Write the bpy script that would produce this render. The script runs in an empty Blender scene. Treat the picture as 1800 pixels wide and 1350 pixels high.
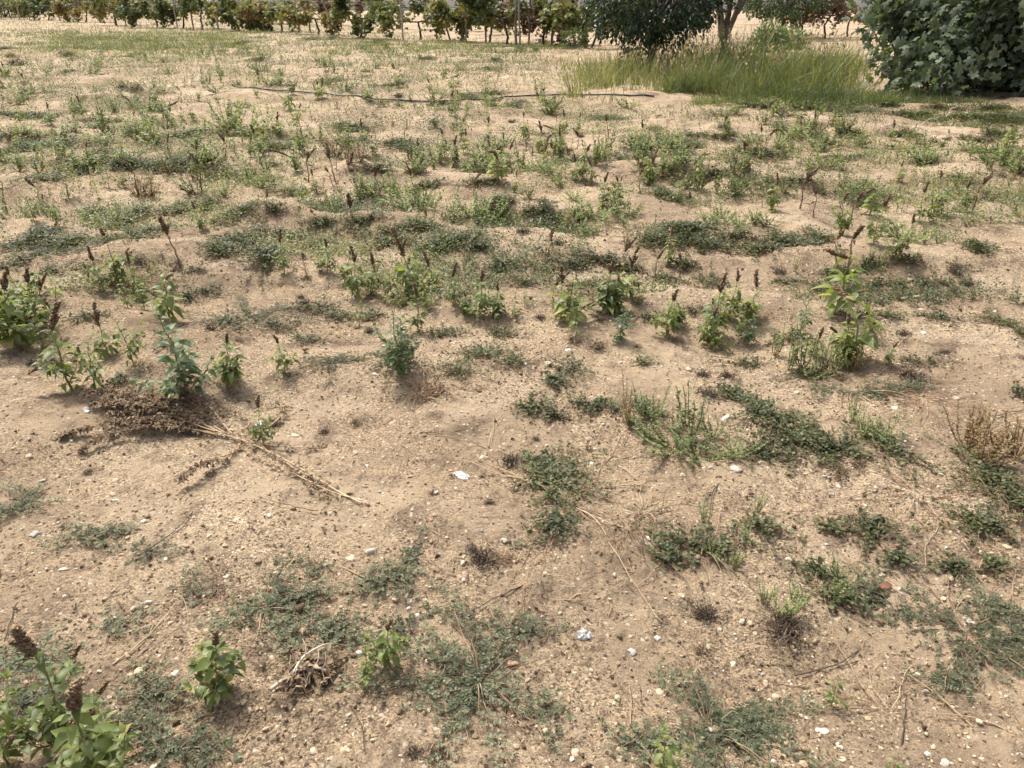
import bpy, math, random
import numpy as np

# ---------------------------------------------------------------- camera, world, sun
SC = bpy.context.scene
COL = SC.collection
CAM_H, PITCH, HFOV = 1.55, math.radians(27.27), math.radians(67.3)
FPX = 900 / math.tan(HFOV / 2)
cd = bpy.data.cameras.new("camera"); cam = bpy.data.objects.new("camera", cd); COL.objects.link(cam)
cam.location = (0, 0, CAM_H); cam.rotation_euler = (math.pi / 2 - PITCH, 0, 0)
cd.sensor_fit = 'HORIZONTAL'; cd.angle = HFOV; cd.clip_end = 1000; cd.clip_start = 0.05
SC.camera = cam
SUN_EL, SUN_AZ = math.radians(58), math.radians(-38)      # azimuth from +Y (away from the camera), negative is to the left
W = bpy.data.worlds.new("World"); SC.world = W; W.use_nodes = True
nt = W.node_tree; bg = nt.nodes["Background"]
sky = nt.nodes.new("ShaderNodeTexSky"); sky.sky_type = 'NISHITA'; sky.sun_disc = False
sky.sun_elevation = SUN_EL; sky.sun_rotation = SUN_AZ; sky.dust_density = 6.0; sky.air_density = 1.0
hs = nt.nodes.new("ShaderNodeHueSaturation"); hs.inputs['Saturation'].default_value = 0.5      # a hazy, milky sky
nt.links.new(sky.outputs[0], hs.inputs['Color']); nt.links.new(hs.outputs[0], bg.inputs[0]); bg.inputs[1].default_value = 0.145
sl = bpy.data.lights.new("sun", 'SUN'); sun = bpy.data.objects.new("sun", sl); COL.objects.link(sun)
sl.energy = 2.6; sl.angle = math.radians(7.0); sl.color = (1.0, 0.95, 0.87)
sun.rotation_euler = (math.pi / 2 - SUN_EL, 0, math.pi - SUN_AZ)
SC.view_settings.view_transform = 'Standard'; SC.view_settings.look = 'None'
SC.view_settings.gamma = 1; SC.view_settings.exposure = 0.75; SC.view_settings.use_curve_mapping = False
SC.render.engine = 'CYCLES'
SC.cycles.max_bounces = 6; SC.cycles.diffuse_bounces = 3; SC.cycles.transmission_bounces = 3

# ---------------------------------------------------------------- noise and terrain
rng = np.random.default_rng(11)
random.seed(5)
_T = rng.uniform(-1, 1, (16, 256, 256))

def vn(x, y, k=0):
    x = np.asarray(x, float); y = np.asarray(y, float)
    xi = np.floor(x).astype(int); yi = np.floor(y).astype(int)
    fx = x - xi; fy = y - yi
    fx = fx * fx * fx * (fx * (fx * 6 - 15) + 10); fy = fy * fy * fy * (fy * (fy * 6 - 15) + 10)
    T = _T[k]; a, b = xi & 255, (xi + 1) & 255; c, d = yi & 255, (yi + 1) & 255
    return (T[a, c] * (1 - fx) + T[b, c] * fx) * (1 - fy) + (T[a, d] * (1 - fx) + T[b, d] * fx) * fy

def sstep(a, b, v):
    t = np.clip((v - a) / (b - a), 0, 1); return t * t * (3 - 2 * t)

def H(x, y):
    x = np.asarray(x, float); y = np.asarray(y, float)
    wx = x + 0.35 * vn(x / 1.1, y / 1.1, 1); wy = y + 0.25 * vn(x / 0.9, y / 0.9, 2) + 0.10 * x
    far = sstep(2.3, 4.2, y); gone = 1 - sstep(14, 40, y)
    near_a = 0.052 * vn(wx / 1.0 + 3.3, wy / 0.75 + 7.7, 3)
    hum = .75 * vn(wx / 1.55, wy / 0.56, 4) + .4 * vn(wx / .7, wy / .5, 9)
    mid_a = 0.108 * (1 - .5 * sstep(5.5, 11, y)) * (1 - .45 * sstep(1.2, 3.2, x) * (1 - sstep(7, 12, y))) * (hum + 0.45 * np.abs(hum) - 0.12) + .022 * sstep(5, 9, y) * vn(x / .5, y / .28, 12) + .012 * vn(x / .16, y / .13, 13) + 0.02 * vn(wx / 0.5, wy / 0.3, 5)
    h = near_a * (1 - far) + mid_a * far * (0.35 + 0.65 * gone)
    h = h + 0.012 * vn(x / 0.27, y / 0.21, 6) * (1 - 0.4 * far) + 0.05 * vn(x / 7, y / 7, 7) * sstep(5, 14, y)
    return h

def H_fine(x, y):
    near = 1 - sstep(5, 13, y)
    h = H(x, y) + near * (0.0055 * vn(x / 0.085, y / 0.075, 8) + 0.0032 * vn(x / 0.036, y / 0.033, 9))
    c = np.maximum(0, vn(x / 0.055, y / 0.05, 10) - 0.42) * 0.02 + np.maximum(0, vn(x / 0.027, y / 0.025, 11) - 0.38) * 0.014
    return h + near * c

sp, cp = math.sin(PITCH), math.cos(PITCH)
def ray(px, py):
    a = (px - 900) / FPX; b = (675 - py) / FPX
    return np.array([a, cp + b * sp, -sp + b * cp])
def G(px, py):                                       # the point of the ground under a pixel of the 1800 x 1350 photograph
    d = ray(px, py); t = np.linspace((CAM_H - .32) / -d[2], (CAM_H + .28) / -d[2], 420)      # first crossing with the terrain
    f = CAM_H + d[2] * t - H(d[0] * t, d[1] * t); i = int(np.argmax(f < 0)) if (f < 0).any() else 419
    i = max(i, 1); w = f[i - 1] / (f[i - 1] - f[i]) if f[i - 1] != f[i] else .5; tt = t[i - 1] + (t[i] - t[i - 1]) * min(max(w, 0), 1)
    x, y = d[0] * tt, d[1] * tt
    return np.array([x, y, float(H(x, y))])
def P(x, y, z):
    v = np.array([x, y, z - CAM_H]); dep = v[1] * cp - v[2] * sp; up = v[1] * sp + v[2] * cp
    return 900 + FPX * v[0] / dep, 675 - FPX * up / dep
def height_for(p, ytop):                              # how tall a plant rooted at p is if its tip shows at row ytop
    lo, hi = 0.0, 6.0
    for i in range(30):
        m = (lo + hi) / 2
        if P(p[0], p[1], p[2] + m)[1] > ytop: lo = m
        else: hi = m
    return lo
def pxm(p): return FPX / (p[1] * cp + (CAM_H - p[2]) * sp)   # pixels per metre there

# ---------------------------------------------------------------- mesh building
class MB:
    def __init__(s): s.V = []; s.Q = []; s.T = []; s.t = []; s.n = 0; s.qm = []; s.tm = []
    def add(s, V, F, tint=0.5, mat=0):
        V = np.asarray(V, float).reshape(-1, 3); F = np.asarray(F, int)
        if len(V) == 0 or len(F) == 0: return
        s.V.append(V); s.t.append(np.broadcast_to(np.asarray(tint, float), (len(V),)))
        (s.Q if F.shape[1] == 4 else s.T).append(F + s.n)
        (s.qm if F.shape[1] == 4 else s.tm).append(np.full(len(F), mat)); s.n += len(V)
    def mesh(s, name, mats, smooth=True):
        if not isinstance(mats, (list, tuple)): mats = [mats]
        me = bpy.data.meshes.new(name)
        if s.n:
            V = np.concatenate(s.V); t = np.concatenate(s.t)
            Q = np.concatenate(s.Q) if s.Q else np.zeros((0, 4), int); T = np.concatenate(s.T) if s.T else np.zeros((0, 3), int)
            me.vertices.add(len(V)); me.vertices.foreach_set('co', V.ravel())
            li = np.concatenate([Q.ravel(), T.ravel()]); me.loops.add(len(li)); me.loops.foreach_set('vertex_index', li.astype(np.int32))
            tot = np.concatenate([np.full(len(Q), 4), np.full(len(T), 3)]); st = np.concatenate([[0], np.cumsum(tot)[:-1]])
            me.polygons.add(len(tot)); me.polygons.foreach_set('loop_start', st.astype(np.int32))
            me.polygons.foreach_set('loop_total', tot.astype(np.int32))
            mi = np.concatenate([np.concatenate(s.qm) if s.qm else np.zeros(0), np.concatenate(s.tm) if s.tm else np.zeros(0)])
            me.polygons.foreach_set('material_index', mi.astype(np.int32))
            me.polygons.foreach_set('use_smooth', np.full(len(tot), smooth))
            a = me.attributes.new('tint', 'FLOAT', 'POINT'); a.data.foreach_set('value', t.astype(np.float32))
            me.update(calc_edges=True)
        for m in mats: me.materials.append(m)
        return me
    def build(s, name, mats, parent=None, smooth=True, loc=None):
        return link(name, s.mesh(name, mats, smooth), parent, loc)

def link(name, me, parent=None, loc=None):
    o = bpy.data.objects.new(name, me); COL.objects.link(o)
    if parent is not None: o.parent = parent
    if loc is not None: o.location = loc
    return o
def tag(o, label=None, cat=None, group=None, kind=None):
    if label: o['label'] = label
    if cat: o['category'] = cat
    if group: o['group'] = group
    if kind: o['kind'] = kind
    return o
def empty(name, loc=(0, 0, 0), rz=0.0, sc=1.0):
    o = bpy.data.objects.new(name, None); COL.objects.link(o); o.location = loc; o.rotation_euler = (0, 0, rz); o.scale = (sc, sc, sc)
    o.empty_display_size = 0.05
    return o

def nrm(v): return v / np.maximum(np.linalg.norm(v, axis=-1, keepdims=True), 1e-9)
def U(a, b, n=None): return rng.uniform(a, b, n)

def inst(tv, tf, pos, fwd, up, size, wid=1.0):
    """copies of a leaf shape (x along, y across, z up), all at once"""
    n = len(pos); f = nrm(np.asarray(fwd, float)); s = nrm(np.cross(np.asarray(up, float), f)); u = np.cross(f, s)
    size = np.broadcast_to(size, (n,))[:, None, None]; wid = np.broadcast_to(wid, (n,))[:, None, None]
    V = pos[:, None, :] + size * (tv[None, :, 0:1] * f[:, None, :] + wid * tv[None, :, 1:2] * s[:, None, :] + tv[None, :, 2:3] * u[:, None, :])
    k = len(tv); F = (tf[None] + (np.arange(n) * k)[:, None, None]).reshape(-1, tf.shape[1])
    return V.reshape(-1, 3), F
def add_inst(mb, T, pos, fwd, up, size, wid=1.0, tint=None, mat=0):
    if len(pos) == 0: return
    tv, tf = T; V, F = inst(tv, tf, pos, fwd, up, size, wid)
    if tint is None: tint = U(0, 1, len(pos))
    mb.add(V, F, np.repeat(np.broadcast_to(tint, (len(pos),)), len(tv)), mat)

def leaf_shape(prof, curve=0.25, fold=0.25, wave=0.0):
    """prof: (along, half width) pairs; a leaf folded along its midrib and bent down towards its tip"""
    V = []; F = []
    for i, (a, w) in enumerate(prof):
        z = -curve * a * a; wz = wave * math.sin(i * 2.1)
        V += [(a, -w, z + fold * w + wz), (a, 0, z), (a, w, z + fold * w - wz)]
    for i in range(len(prof) - 1):
        b = 3 * i; F += [(b, b + 1, b + 4, b + 3), (b + 1, b + 2, b + 5, b + 4)]
    return np.array(V, float), np.array(F)
L_OVATE = leaf_shape([(0, .02), (.12, .17), (.32, .29), (.55, .26), (.78, .15), (1, .01)], .42, .35, .012)
L_OVATE2 = leaf_shape([(0, .02), (.15, .2), (.35, .31), (.6, .25), (.85, .1), (1, .01)], .75, .55, -.015)
L_TRI = leaf_shape([(0, .02), (.15, .3), (.3, .27), (.6, .17), (1, .01)], .2, .3)
L_NARROW = leaf_shape([(0, .06), (.45, .17), (1, .01)], .25, .3)
L_SMALL = leaf_shape([(0, .08), (.5, .28), (1, .03)], .2, .25)
L_ROUND = leaf_shape([(0, .1), (.35, .34), (.75, .33), (1, .08)], .12, .2)
L_ORANGE = leaf_shape([(0, .03), (.4, .26), (1, .02)], .25, .5)
L_DIA = (np.array([(0, 0, 0), (.5, -.3, .06), (1, 0, -.1), (.5, .3, .06)], float), np.array([(0, 1, 2, 3)]))
L_CRUMB = (np.array([(0, 0, 0), (1, -.4, .3), (.8, .5, .1), (.3, .1, .7)], float), np.array([(0, 1, 2), (0, 2, 3), (0, 3, 1), (1, 3, 2)]))
def palmate(lobes, depth, n=21, droop=.25):
    V = [(0.3, 0, 0.02)]; F = []
    for i in range(n):
        th = -math.pi * .86 + 2 * math.pi * .86 * i / (n - 1); c = abs(math.cos(lobes * th / 2 / .86 * 1.0))
        r = (.62 + .12 * math.cos(th)) * (1 - depth + depth * c ** .7)
        x, y = .3 + r * math.cos(th), r * math.sin(th)
        V.append((x, y, -droop * (x * x * .6 + y * y) + .03 * c))
    for i in range(1, n): F.append((0, i, i + 1))
    return np.array(V), np.array(F)
L_FIG = palmate(5, .58, 25, .6)
L_VINE = palmate(5, .25, 11, .35)
def blade_shape(n=4, bend=.35):
    V = []; F = []
    for i in range(n + 1):
        a = i / n; w = .5 * (1 - a ** 1.6) + .02; z = -bend * a * a
        V += [(a, -w, z), (a, w, z)]
    for i in range(n): F.append((2 * i, 2 * i + 1, 2 * i + 3, 2 * i + 2))
    return np.array(V), np.array(F)
L_BLADE = blade_shape(4, .45); L_BLADE2 = blade_shape(4, .15)

def tube(mb, pts, rad, sides=5, tint=.5, mat=0):
    pts = np.asarray(pts, float); n = len(pts); rad = np.broadcast_to(np.asarray(rad, float), (n,))
    d = nrm(np.gradient(pts, axis=0)); ref = np.where(np.abs(d[:, 2:3]) > .9, np.array([[1., 0, 0]]), np.array([[0, 0, 1.]]))
    if np.abs(d[:, 2]).max() > .9: ref = np.tile(np.array([[.9, .1, 0.05]]), (n, 1))
    s = nrm(np.cross(d, ref)); u = np.cross(s, d); a = np.arange(sides) * 2 * math.pi / sides
    V = pts[:, None] + rad[:, None, None] * (np.cos(a)[None, :, None] * s[:, None] + np.sin(a)[None, :, None] * u[:, None])
    i = np.arange(n - 1)[:, None] * sides; j = np.arange(sides)[None]; k = (j + 1) % sides
    F = np.stack([i + j, i + k, i + sides + k, i + sides + j], -1).reshape(-1, 4)
    mb.add(V.reshape(-1, 3), F, tint, mat)

def spline(pts, n):
    pts = np.asarray(pts, float); m = len(pts)
    if m < 3:
        t = np.linspace(0, 1, n)[:, None]; return pts[0] * (1 - t) + pts[-1] * t
    q = np.vstack([2 * pts[0] - pts[1], pts, 2 * pts[-1] - pts[-2]]); out = []
    for tt in np.linspace(0, m - 1 - 1e-6, n):
        i = int(tt); t = tt - i; a, b, c, d = q[i], q[i + 1], q[i + 2], q[i + 3]
        out.append(.5 * (2 * b + (c - a) * t + (2 * a - 5 * b + 4 * c - d) * t * t + (3 * b - a - 3 * c + d) * t ** 3))
    return np.array(out)

# ---------------------------------------------------------------- materials
def new_mat(name):
    m = bpy.data.materials.new(name); m.use_nodes = True
    n = m.node_tree.nodes; return m, n, m.node_tree.links, n["Principled BSDF"]
def ramp(n, stops):
    r = n.new("ShaderNodeValToRGB"); e = r.color_ramp.elements
    while len(e) < len(stops): e.new(.5)
    for k, (p, c) in zip(e, stops): k.position = p; k.color = (*c, 1)
    return r
def leafy(name, stops, rough=.5, transl=.3, spec=.4, noise=25.0, rnd=.25):
    """colours vary leaf by leaf (tint), within a leaf (noise) and plant by plant (object random)"""
    m, n, l, b = new_mat(name)
    at = n.new("ShaderNodeAttribute"); at.attribute_name = 'tint'
    oi = n.new("ShaderNodeObjectInfo"); tc = n.new("ShaderNodeTexCoord"); no = n.new("ShaderNodeTexNoise"); no.inputs['Scale'].default_value = noise
    l.new(tc.outputs['Object'], no.inputs['Vector'])
    a = n.new("ShaderNodeMath"); a.operation = 'MULTIPLY_ADD'; l.new(oi.outputs['Random'], a.inputs[0]); a.inputs[1].default_value = rnd; a.inputs[2].default_value = -rnd / 2
    c = n.new("ShaderNodeMath"); c.operation = 'MULTIPLY_ADD'; l.new(no.outputs[0], c.inputs[0]); c.inputs[1].default_value = .5; c.inputs[2].default_value = -.25
    s1 = n.new("ShaderNodeMath"); l.new(at.outputs['Fac'], s1.inputs[0]); l.new(a.outputs[0], s1.inputs[1])
    s2 = n.new("ShaderNodeMath"); s2.use_clamp = True; l.new(s1.outputs[0], s2.inputs[0]); l.new(c.outputs[0], s2.inputs[1])
    r = ramp(n, stops); l.new(s2.outputs[0], r.inputs[0]); l.new(r.outputs[0], b.inputs['Base Color'])
    b.inputs['Roughness'].default_value = rough; b.inputs['Specular IOR Level'].default_value = spec
    if transl > 0:
        t = n.new("ShaderNodeBsdfTranslucent"); mx = n.new("ShaderNodeMixShader"); mx.inputs[0].default_value = transl
        g = n.new("ShaderNodeMix"); g.data_type = 'RGBA'; g.blend_type = 'MULTIPLY'; g.inputs[0].default_value = 1
        l.new(r.outputs[0], g.inputs[6]); g.inputs[7].default_value = (1.5, 1.5, .75, 1); l.new(g.outputs[2], t.inputs[0])
        l.new(b.outputs[0], mx.inputs[1]); l.new(t.outputs[0], mx.inputs[2]); l.new(mx.outputs[0], n["Material Output"].inputs[0])
    return m
M = {}
M['amaranth_leaf'] = leafy('amaranth leaf', [(0, (.095, .125, .038)), (.4, (.168, .21, .064)), (.75, (.26, .3, .1)), (.97, (.42, .36, .12))], .45, .4)
M['goosefoot_leaf'] = leafy('goosefoot leaf', [(0, (.075, .118, .052)), (.5, (.13, .18, .082)), (1, (.22, .265, .13))], .5, .3)
M['stem'] = leafy('weed stem', [(0, (.22, .16, .07)), (.5, (.2, .2, .08)), (1, (.34, .27, .13))], .55, 0)
M['seed'] = leafy('seed spike', [(0, (.12, .074, .042)), (.5, (.23, .148, .082)), (1, (.4, .28, .16))], .85, .1)
M['spiky_leaf'] = leafy('spiky weed leaf', [(0, (.115, .15, .055)), (.5, (.19, .235, .09)), (1, (.32, .36, .16))], .55, .35, rnd=.5)
M['spiky_stem'] = leafy('spiky weed stem', [(0, (.2, .1, .06)), (.5, (.24, .17, .08)), (1, (.25, .24, .1))], .6, 0)
M['russet_leaf'] = leafy('russet weed leaf', [(0, (.14, .09, .045)), (.5, (.25, .16, .08)), (1, (.3, .25, .11))], .7, .25)
M['mat_leaf'] = leafy('mat leaf', [(0, (.034, .044, .018)), (.5, (.074, .087, .035)), (.88, (.155, .165, .072)), (1, (.2, .14, .075))], .5, .25, .25, rnd=.35)
M['mat_stem'] = leafy('mat stem', [(0, (.13, .07, .045)), (.6, (.2, .13, .075)), (1, (.3, .21, .12))], .7, 0)
M['grey_leaf'] = leafy('grey creeper leaf', [(0, (.045, .054, .03)), (.5, (.098, .11, .06)), (.9, (.25, .26, .165)), (1, (.24, .17, .1))], .6, .25, .2, rnd=.3)
M['dry'] = leafy('dry brown stalk', [(0, (.1, .065, .04)), (.5, (.22, .15, .09)), (1, (.42, .32, .2))], .85, .1)
M['straw'] = leafy('straw', [(0, (.26, .16, .095)), (.5, (.4, .27, .16)), (1, (.56, .43, .28))], .8, 0)
M['runner'] = leafy('dry runner', [(0, (.2, .11, .065)), (.5, (.33, .21, .125)), (1, (.52, .39, .25))], .8, 0)
M['bleached'] = leafy('bleached twig', [(0, (.4, .34, .26)), (1, (.62, .56, .46))], .8, 0)
M['dark_dry'] = leafy('dark dry tangle', [(0, (.05, .035, .025)), (.6, (.11, .08, .055)), (1, (.22, .16, .11))], .9, 0)
M['grass'] = leafy('tall grass', [(0, (.066, .086, .034)), (.4, (.12, .15, .055)), (.7, (.195, .21, .085)), (1, (.38, .33, .18))], .5, .35, noise=2)
M['grass_dry'] = leafy('dry grass', [(0, (.2, .16, .09)), (.5, (.33, .26, .15)), (1, (.47, .38, .24))], .7, .2)
M['orange_leaf'] = leafy('citrus leaf', [(0, (.018, .036, .018)), (.55, (.034, .062, .026)), (.9, (.07, .11, .04)), (1, (.16, .19, .06))], .33, .18, .5)
M['fig_leaf'] = leafy('fig leaf', [(0, (.06, .085, .05)), (.5, (.105, .138, .08)), (1, (.175, .21, .125))], .6, .35)
M['vine_leaf'] = leafy('vine leaf', [(0, (.075, .092, .034)), (.5, (.15, .17, .058)), (.85, (.27, .24, .085)), (1, (.25, .16, .08))], .55, .3, noise=6, rnd=.5)
M['vine_brown'] = leafy('browned vine leaf', [(0, (.1, .07, .045)), (.5, (.19, .115, .075)), (1, (.24, .2, .09))], .7, .2)
M['shrub_leaf'] = leafy('shrub leaf', [(0, (.035, .06, .025)), (.5, (.07, .11, .04)), (1, (.16, .2, .07))], .5, .3)
M['bark'] = leafy('bark', [(0, (.05, .04, .032)), (.5, (.1, .08, .064)), (1, (.18, .15, .12))], .9, 0, .2, 9)
M['grey_wood'] = leafy('weathered post wood', [(0, (.18, .155, .13)), (.5, (.27, .235, .2)), (1, (.38, .34, .29))], .9, 0, .2, 14)
M['litter'] = leafy('plant litter', [(0, (.085, .06, .04)), (.6, (.165, .115, .075)), (1, (.33, .24, .15))], .95, 0, .1)

def mat_stone(name, stops, rough=.85):
    m, n, l, b = new_mat(name); tc = n.new("ShaderNodeTexCoord"); oi = n.new("ShaderNodeObjectInfo")
    no = n.new("ShaderNodeTexNoise"); no.inputs['Scale'].default_value = 3.2; no.inputs['Detail'].default_value = 8; no.noise_dimensions = '4D'
    l.new(tc.outputs['Object'], no.inputs['Vector']); l.new(oi.outputs['Random'], no.inputs['W'])
    at = n.new("ShaderNodeAttribute"); at.attribute_name = 'tint'
    s = n.new("ShaderNodeMath"); s.operation = 'MULTIPLY_ADD'; l.new(oi.outputs['Random'], s.inputs[0]); s.inputs[1].default_value = .5; s.inputs[2].default_value = -.3
    s2 = n.new("ShaderNodeMath"); l.new(no.outputs[0], s2.inputs[0]); l.new(s.outputs[0], s2.inputs[1])
    s3 = n.new("ShaderNodeMath"); s3.operation = 'MULTIPLY_ADD'; l.new(at.outputs['Fac'], s3.inputs[0]); s3.inputs[1].default_value = .3; l.new(s2.outputs[0], s3.inputs[2])
    r = ramp(n, stops); l.new(s3.outputs[0], r.inputs[0]); l.new(r.outputs[0], b.inputs['Base Color']); b.inputs['Roughness'].default_value = rough
    bu = n.new("ShaderNodeBump"); bu.inputs['Strength'].default_value = .5; bu.inputs['Distance'].default_value = .0015
    n2 = n.new("ShaderNodeTexNoise"); n2.inputs['Scale'].default_value = 9; n2.inputs['Detail'].default_value = 6; l.new(tc.outputs['Object'], n2.inputs['Vector'])
    l.new(n2.outputs[0], bu.inputs['Height']); l.new(bu.outputs[0], b.inputs['Normal'])
    return m
M['stone'] = mat_stone('limestone', [(.15, (.3, .22, .14)), (.45, (.44, .345, .23)), (.75, (.56, .47, .34))])
M['white_stone'] = mat_stone('white stone', [(.15, (.32, .26, .19)), (.5, (.44, .38, .3)), (.8, (.54, .49, .42))])
M['grey_stone'] = mat_stone('grey stone', [(.15, (.19, .165, .14)), (.5, (.34, .31, .27)), (.8, (.46, .43, .38))])
M['brick'] = mat_stone('fired clay', [(.15, (.34, .17, .11)), (.5, (.45, .25, .16)), (.8, (.52, .34, .24))])
M['tile'] = mat_stone('buff tile', [(.15, (.5, .42, .28)), (.6, (.66, .58, .42))], .6)

def mat_ground():
    m, n, l, b = new_mat('sandy soil'); tc = n.new("ShaderNodeTexCoord")
    def noise(sc, det=4, rough=.55):
        t = n.new("ShaderNodeTexNoise"); t.inputs['Scale'].default_value = sc; t.inputs['Detail'].default_value = det; t.inputs['Roughness'].default_value = rough
        l.new(tc.outputs['Object'], t.inputs['Vector']); return t.outputs[0]
    def mixc(f, a, bcol, blend='MIX'):
        x = n.new("ShaderNodeMix"); x.data_type = 'RGBA'; x.blend_type = blend
        for s, v in ((0, f), (6, a), (7, bcol)):
            if hasattr(v, 'links') or hasattr(v, 'node'): l.new(v, x.inputs[s])
            elif s == 0: x.inputs[0].default_value = v
            else: x.inputs[s].default_value = (*v, 1)
        return x.outputs[2]
    def step(v, a, bb):
        r = n.new("ShaderNodeMapRange"); r.interpolation_type = 'SMOOTHSTEP'; l.new(v, r.inputs[0]); r.inputs[1].default_value = a; r.inputs[2].default_value = bb; return r.outputs[0]
    big = ramp(n, [(.3, (.31, .23, .153)), (.47, (.45, .338, .222)), (.68, (.54, .422, .29))]); l.new(noise(1.3, 9, .6), big.inputs[0])
    c = mixc(step(noise(5, 8, .65), .5, .68), big.outputs[0], (.24, .175, .12))
    c = mixc(step(noise(.7, 5, .6), .47, .66), c, (.72, .70, .68), 'MULTIPLY')          # damp and dusty stretches
    # grit: grain by grain colour
    vo = n.new("ShaderNodeTexVoronoi"); vo.inputs['Scale'].default_value = 190; l.new(tc.outputs['Object'], vo.inputs['Vector'])
    sep = n.new("ShaderNodeSeparateColor"); l.new(vo.outputs['Color'], sep.inputs[0])
    gr = ramp(n, [(0, (.36, .34, .33)), (.45, (.88, .88, .88)), (.85, (1.22, 1.21, 1.17)), (1, (1.6, 1.57, 1.5))]); l.new(sep.outputs[0], gr.inputs[0])
    c = mixc(step(noise(2.1, 5, .6), .3, .62), c, gr.outputs[0], 'MULTIPLY')
    # scattered pale and dark grains
    v2 = n.new("ShaderNodeTexVoronoi"); v2.inputs['Scale'].default_value = 62; l.new(tc.outputs['Object'], v2.inputs['Vector'])
    s2 = n.new("ShaderNodeSeparateColor"); l.new(v2.outputs['Color'], s2.inputs[0])
    inside = n.new("ShaderNodeMath"); inside.operation = 'LESS_THAN'; l.new(v2.outputs['Distance'], inside.inputs[0]); inside.inputs[1].default_value = .36
    def pick(ch, thr):
        g = n.new("ShaderNodeMath"); g.operation = 'GREATER_THAN'; l.new(s2.outputs[ch], g.inputs[0]); g.inputs[1].default_value = thr
        k = n.new("ShaderNodeMath"); k.operation = 'MULTIPLY'; l.new(g.outputs[0], k.inputs[0]); l.new(inside.outputs[0], k.inputs[1]); return k.outputs[0]
    c = mixc(pick(0, .93), c, (.62, .54, .42)); c = mixc(pick(1, .9), c, (.14, .1, .068))
    l.new(c, b.inputs['Base Color']); b.inputs['Roughness'].default_value = .95; b.inputs['Specular IOR Level'].default_value = .15
    bu = n.new("ShaderNodeBump"); b0 = n.new("ShaderNodeBump"); b0.inputs['Strength'].default_value = .8; b0.inputs['Distance'].default_value = .05; l.new(noise(9, 6, .65), b0.inputs['Height'])
    bu.inputs['Strength'].default_value = 1.0; bu.inputs['Distance'].default_value = .02; l.new(noise(48, 8, .75), bu.inputs['Height']); l.new(b0.outputs[0], bu.inputs['Normal'])
    b2 = n.new("ShaderNodeBump"); b2.inputs['Strength'].default_value = .8; b2.inputs['Distance'].default_value = .006
    l.new(noise(210, 4, .6), b2.inputs['Height']); l.new(bu.outputs[0], b2.inputs['Normal'])
    l.new(b2.outputs[0], b.inputs['Normal'])
    return m
M['ground'] = mat_ground()

# ---------------------------------------------------------------- the ground
ys = np.concatenate([np.linspace(-6, .75, 24), .8 * np.exp(np.arange(0, math.log(30 / .8), .0085)), np.geomspace(30.5, 220, 46)])
sx = np.linspace(-1, 1, 801); tx = .45 * sx + .55 * sx ** 5
X = tx[None] * (3.5 + 1.3 * np.maximum(ys, 0))[:, None]; Y = np.repeat(ys[:, None], len(sx), 1)
g = MB(); nc = len(sx); ii = np.arange(len(ys) - 1)[:, None] * nc + np.arange(nc - 1)[None]
g.add(np.stack([X, Y, H_fine(X, Y)], -1).reshape(-1, 3), np.stack([ii, ii + 1, ii + nc + 1, ii + nc], -1).reshape(-1, 4))
tag(g.build('ground', M['ground']), kind='structure', label='sandy tan farm soil with low hummocks', cat='ground')

# ---------------------------------------------------------------- labels: every repeat is told apart by the landmark it is nearest to
LAND = []          # (px, py, phrase)
PEND = []          # (object, look, px, py)
def landmark(px, py, phrase): LAND.append((px, py, phrase))
def later(o, look, cat, group, p):
    tag(o, None, cat, group); q = P(*p); PEND.append((o, look, q[0], q[1]))
ORD = ['nearest', 'second', 'third', 'fourth', 'fifth', 'sixth', 'seventh', 'eighth', 'ninth', 'tenth', 'eleventh', 'twelfth']
def write_labels():
    cells = {}
    for o, look, px, py in PEND:
        k = (py + 60) / 400                                # rows far away are squeezed
        d = [((px - a) ** 2 + ((py - b) / max(.35, min(1, k)) * 1.3) ** 2) ** .5 for a, b, _ in LAND]
        i = int(np.argmin(d)); dx, dy = px - LAND[i][0], (py - LAND[i][1]) * 1.4
        ax, ay = abs(dx), abs(dy)
        if ax > 2.2 * ay: rel = 'right of' if dx > 0 else 'left of'
        elif ay > 2.2 * ax: rel = 'in front of' if dy > 0 else 'straight behind'
        else: rel = ('in front and ' if dy > 0 else 'behind and ') + ('right of' if dx > 0 else 'left of')
        cells.setdefault((look, i, rel), []).append((d[i], o))
    for (look, i, rel), L in cells.items():
        L.sort(key=lambda t: t[0])
        for k, (dd, o) in enumerate(L):
            od = '' if len(L) == 1 else (', ' + ORD[min(k, 11)])
            o['label'] = f"{look}{od} {rel} {LAND[i][2]}"

# ---------------------------------------------------------------- plant makers (each returns meshes grown around the origin)
UPZ = np.array([0, 0, 1.0])
def unit_dirs(az, el): return np.stack([np.cos(az) * np.cos(el), np.sin(az) * np.cos(el), np.sin(el)], -1)
def ups_for(n): return np.tile(UPZ, (n, 1)) + rng.normal(0, .25, (n, 3))

def spike_on(mb, base, d, L, r, n=130):
    """a knobbly seed spike: bracts packed round an axis that tapers to a tip"""
    t = np.linspace(0, 1, 7)[:, None]; bend = np.array([U(-.18, .18), U(-.18, .18), 0]) * L
    ax = lambda tt: base + d * L * tt + bend * tt * tt
    tube(mb, ax(t), r * .55 * (1 - t[:, 0] * .7), 5, .15)
    tt = U(0, 1, n) ** .85; az = U(0, 6.28, n); rr = r * (1 - .65 * tt) * (.75 + .4 * np.abs(np.sin(tt * 17 + U(0, 3))))
    out = unit_dirs(az, U(.2, 1.0, n)); flat = out * [1, 1, 0]
    pos = ax(tt[:, None]) + nrm(flat) * rr[:, None] * .55
    add_inst(mb, L_CRUMB, pos, out, ups_for(n), U(.7, 1.25, n) * r * .8, 1, U(0, 1, n))

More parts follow.
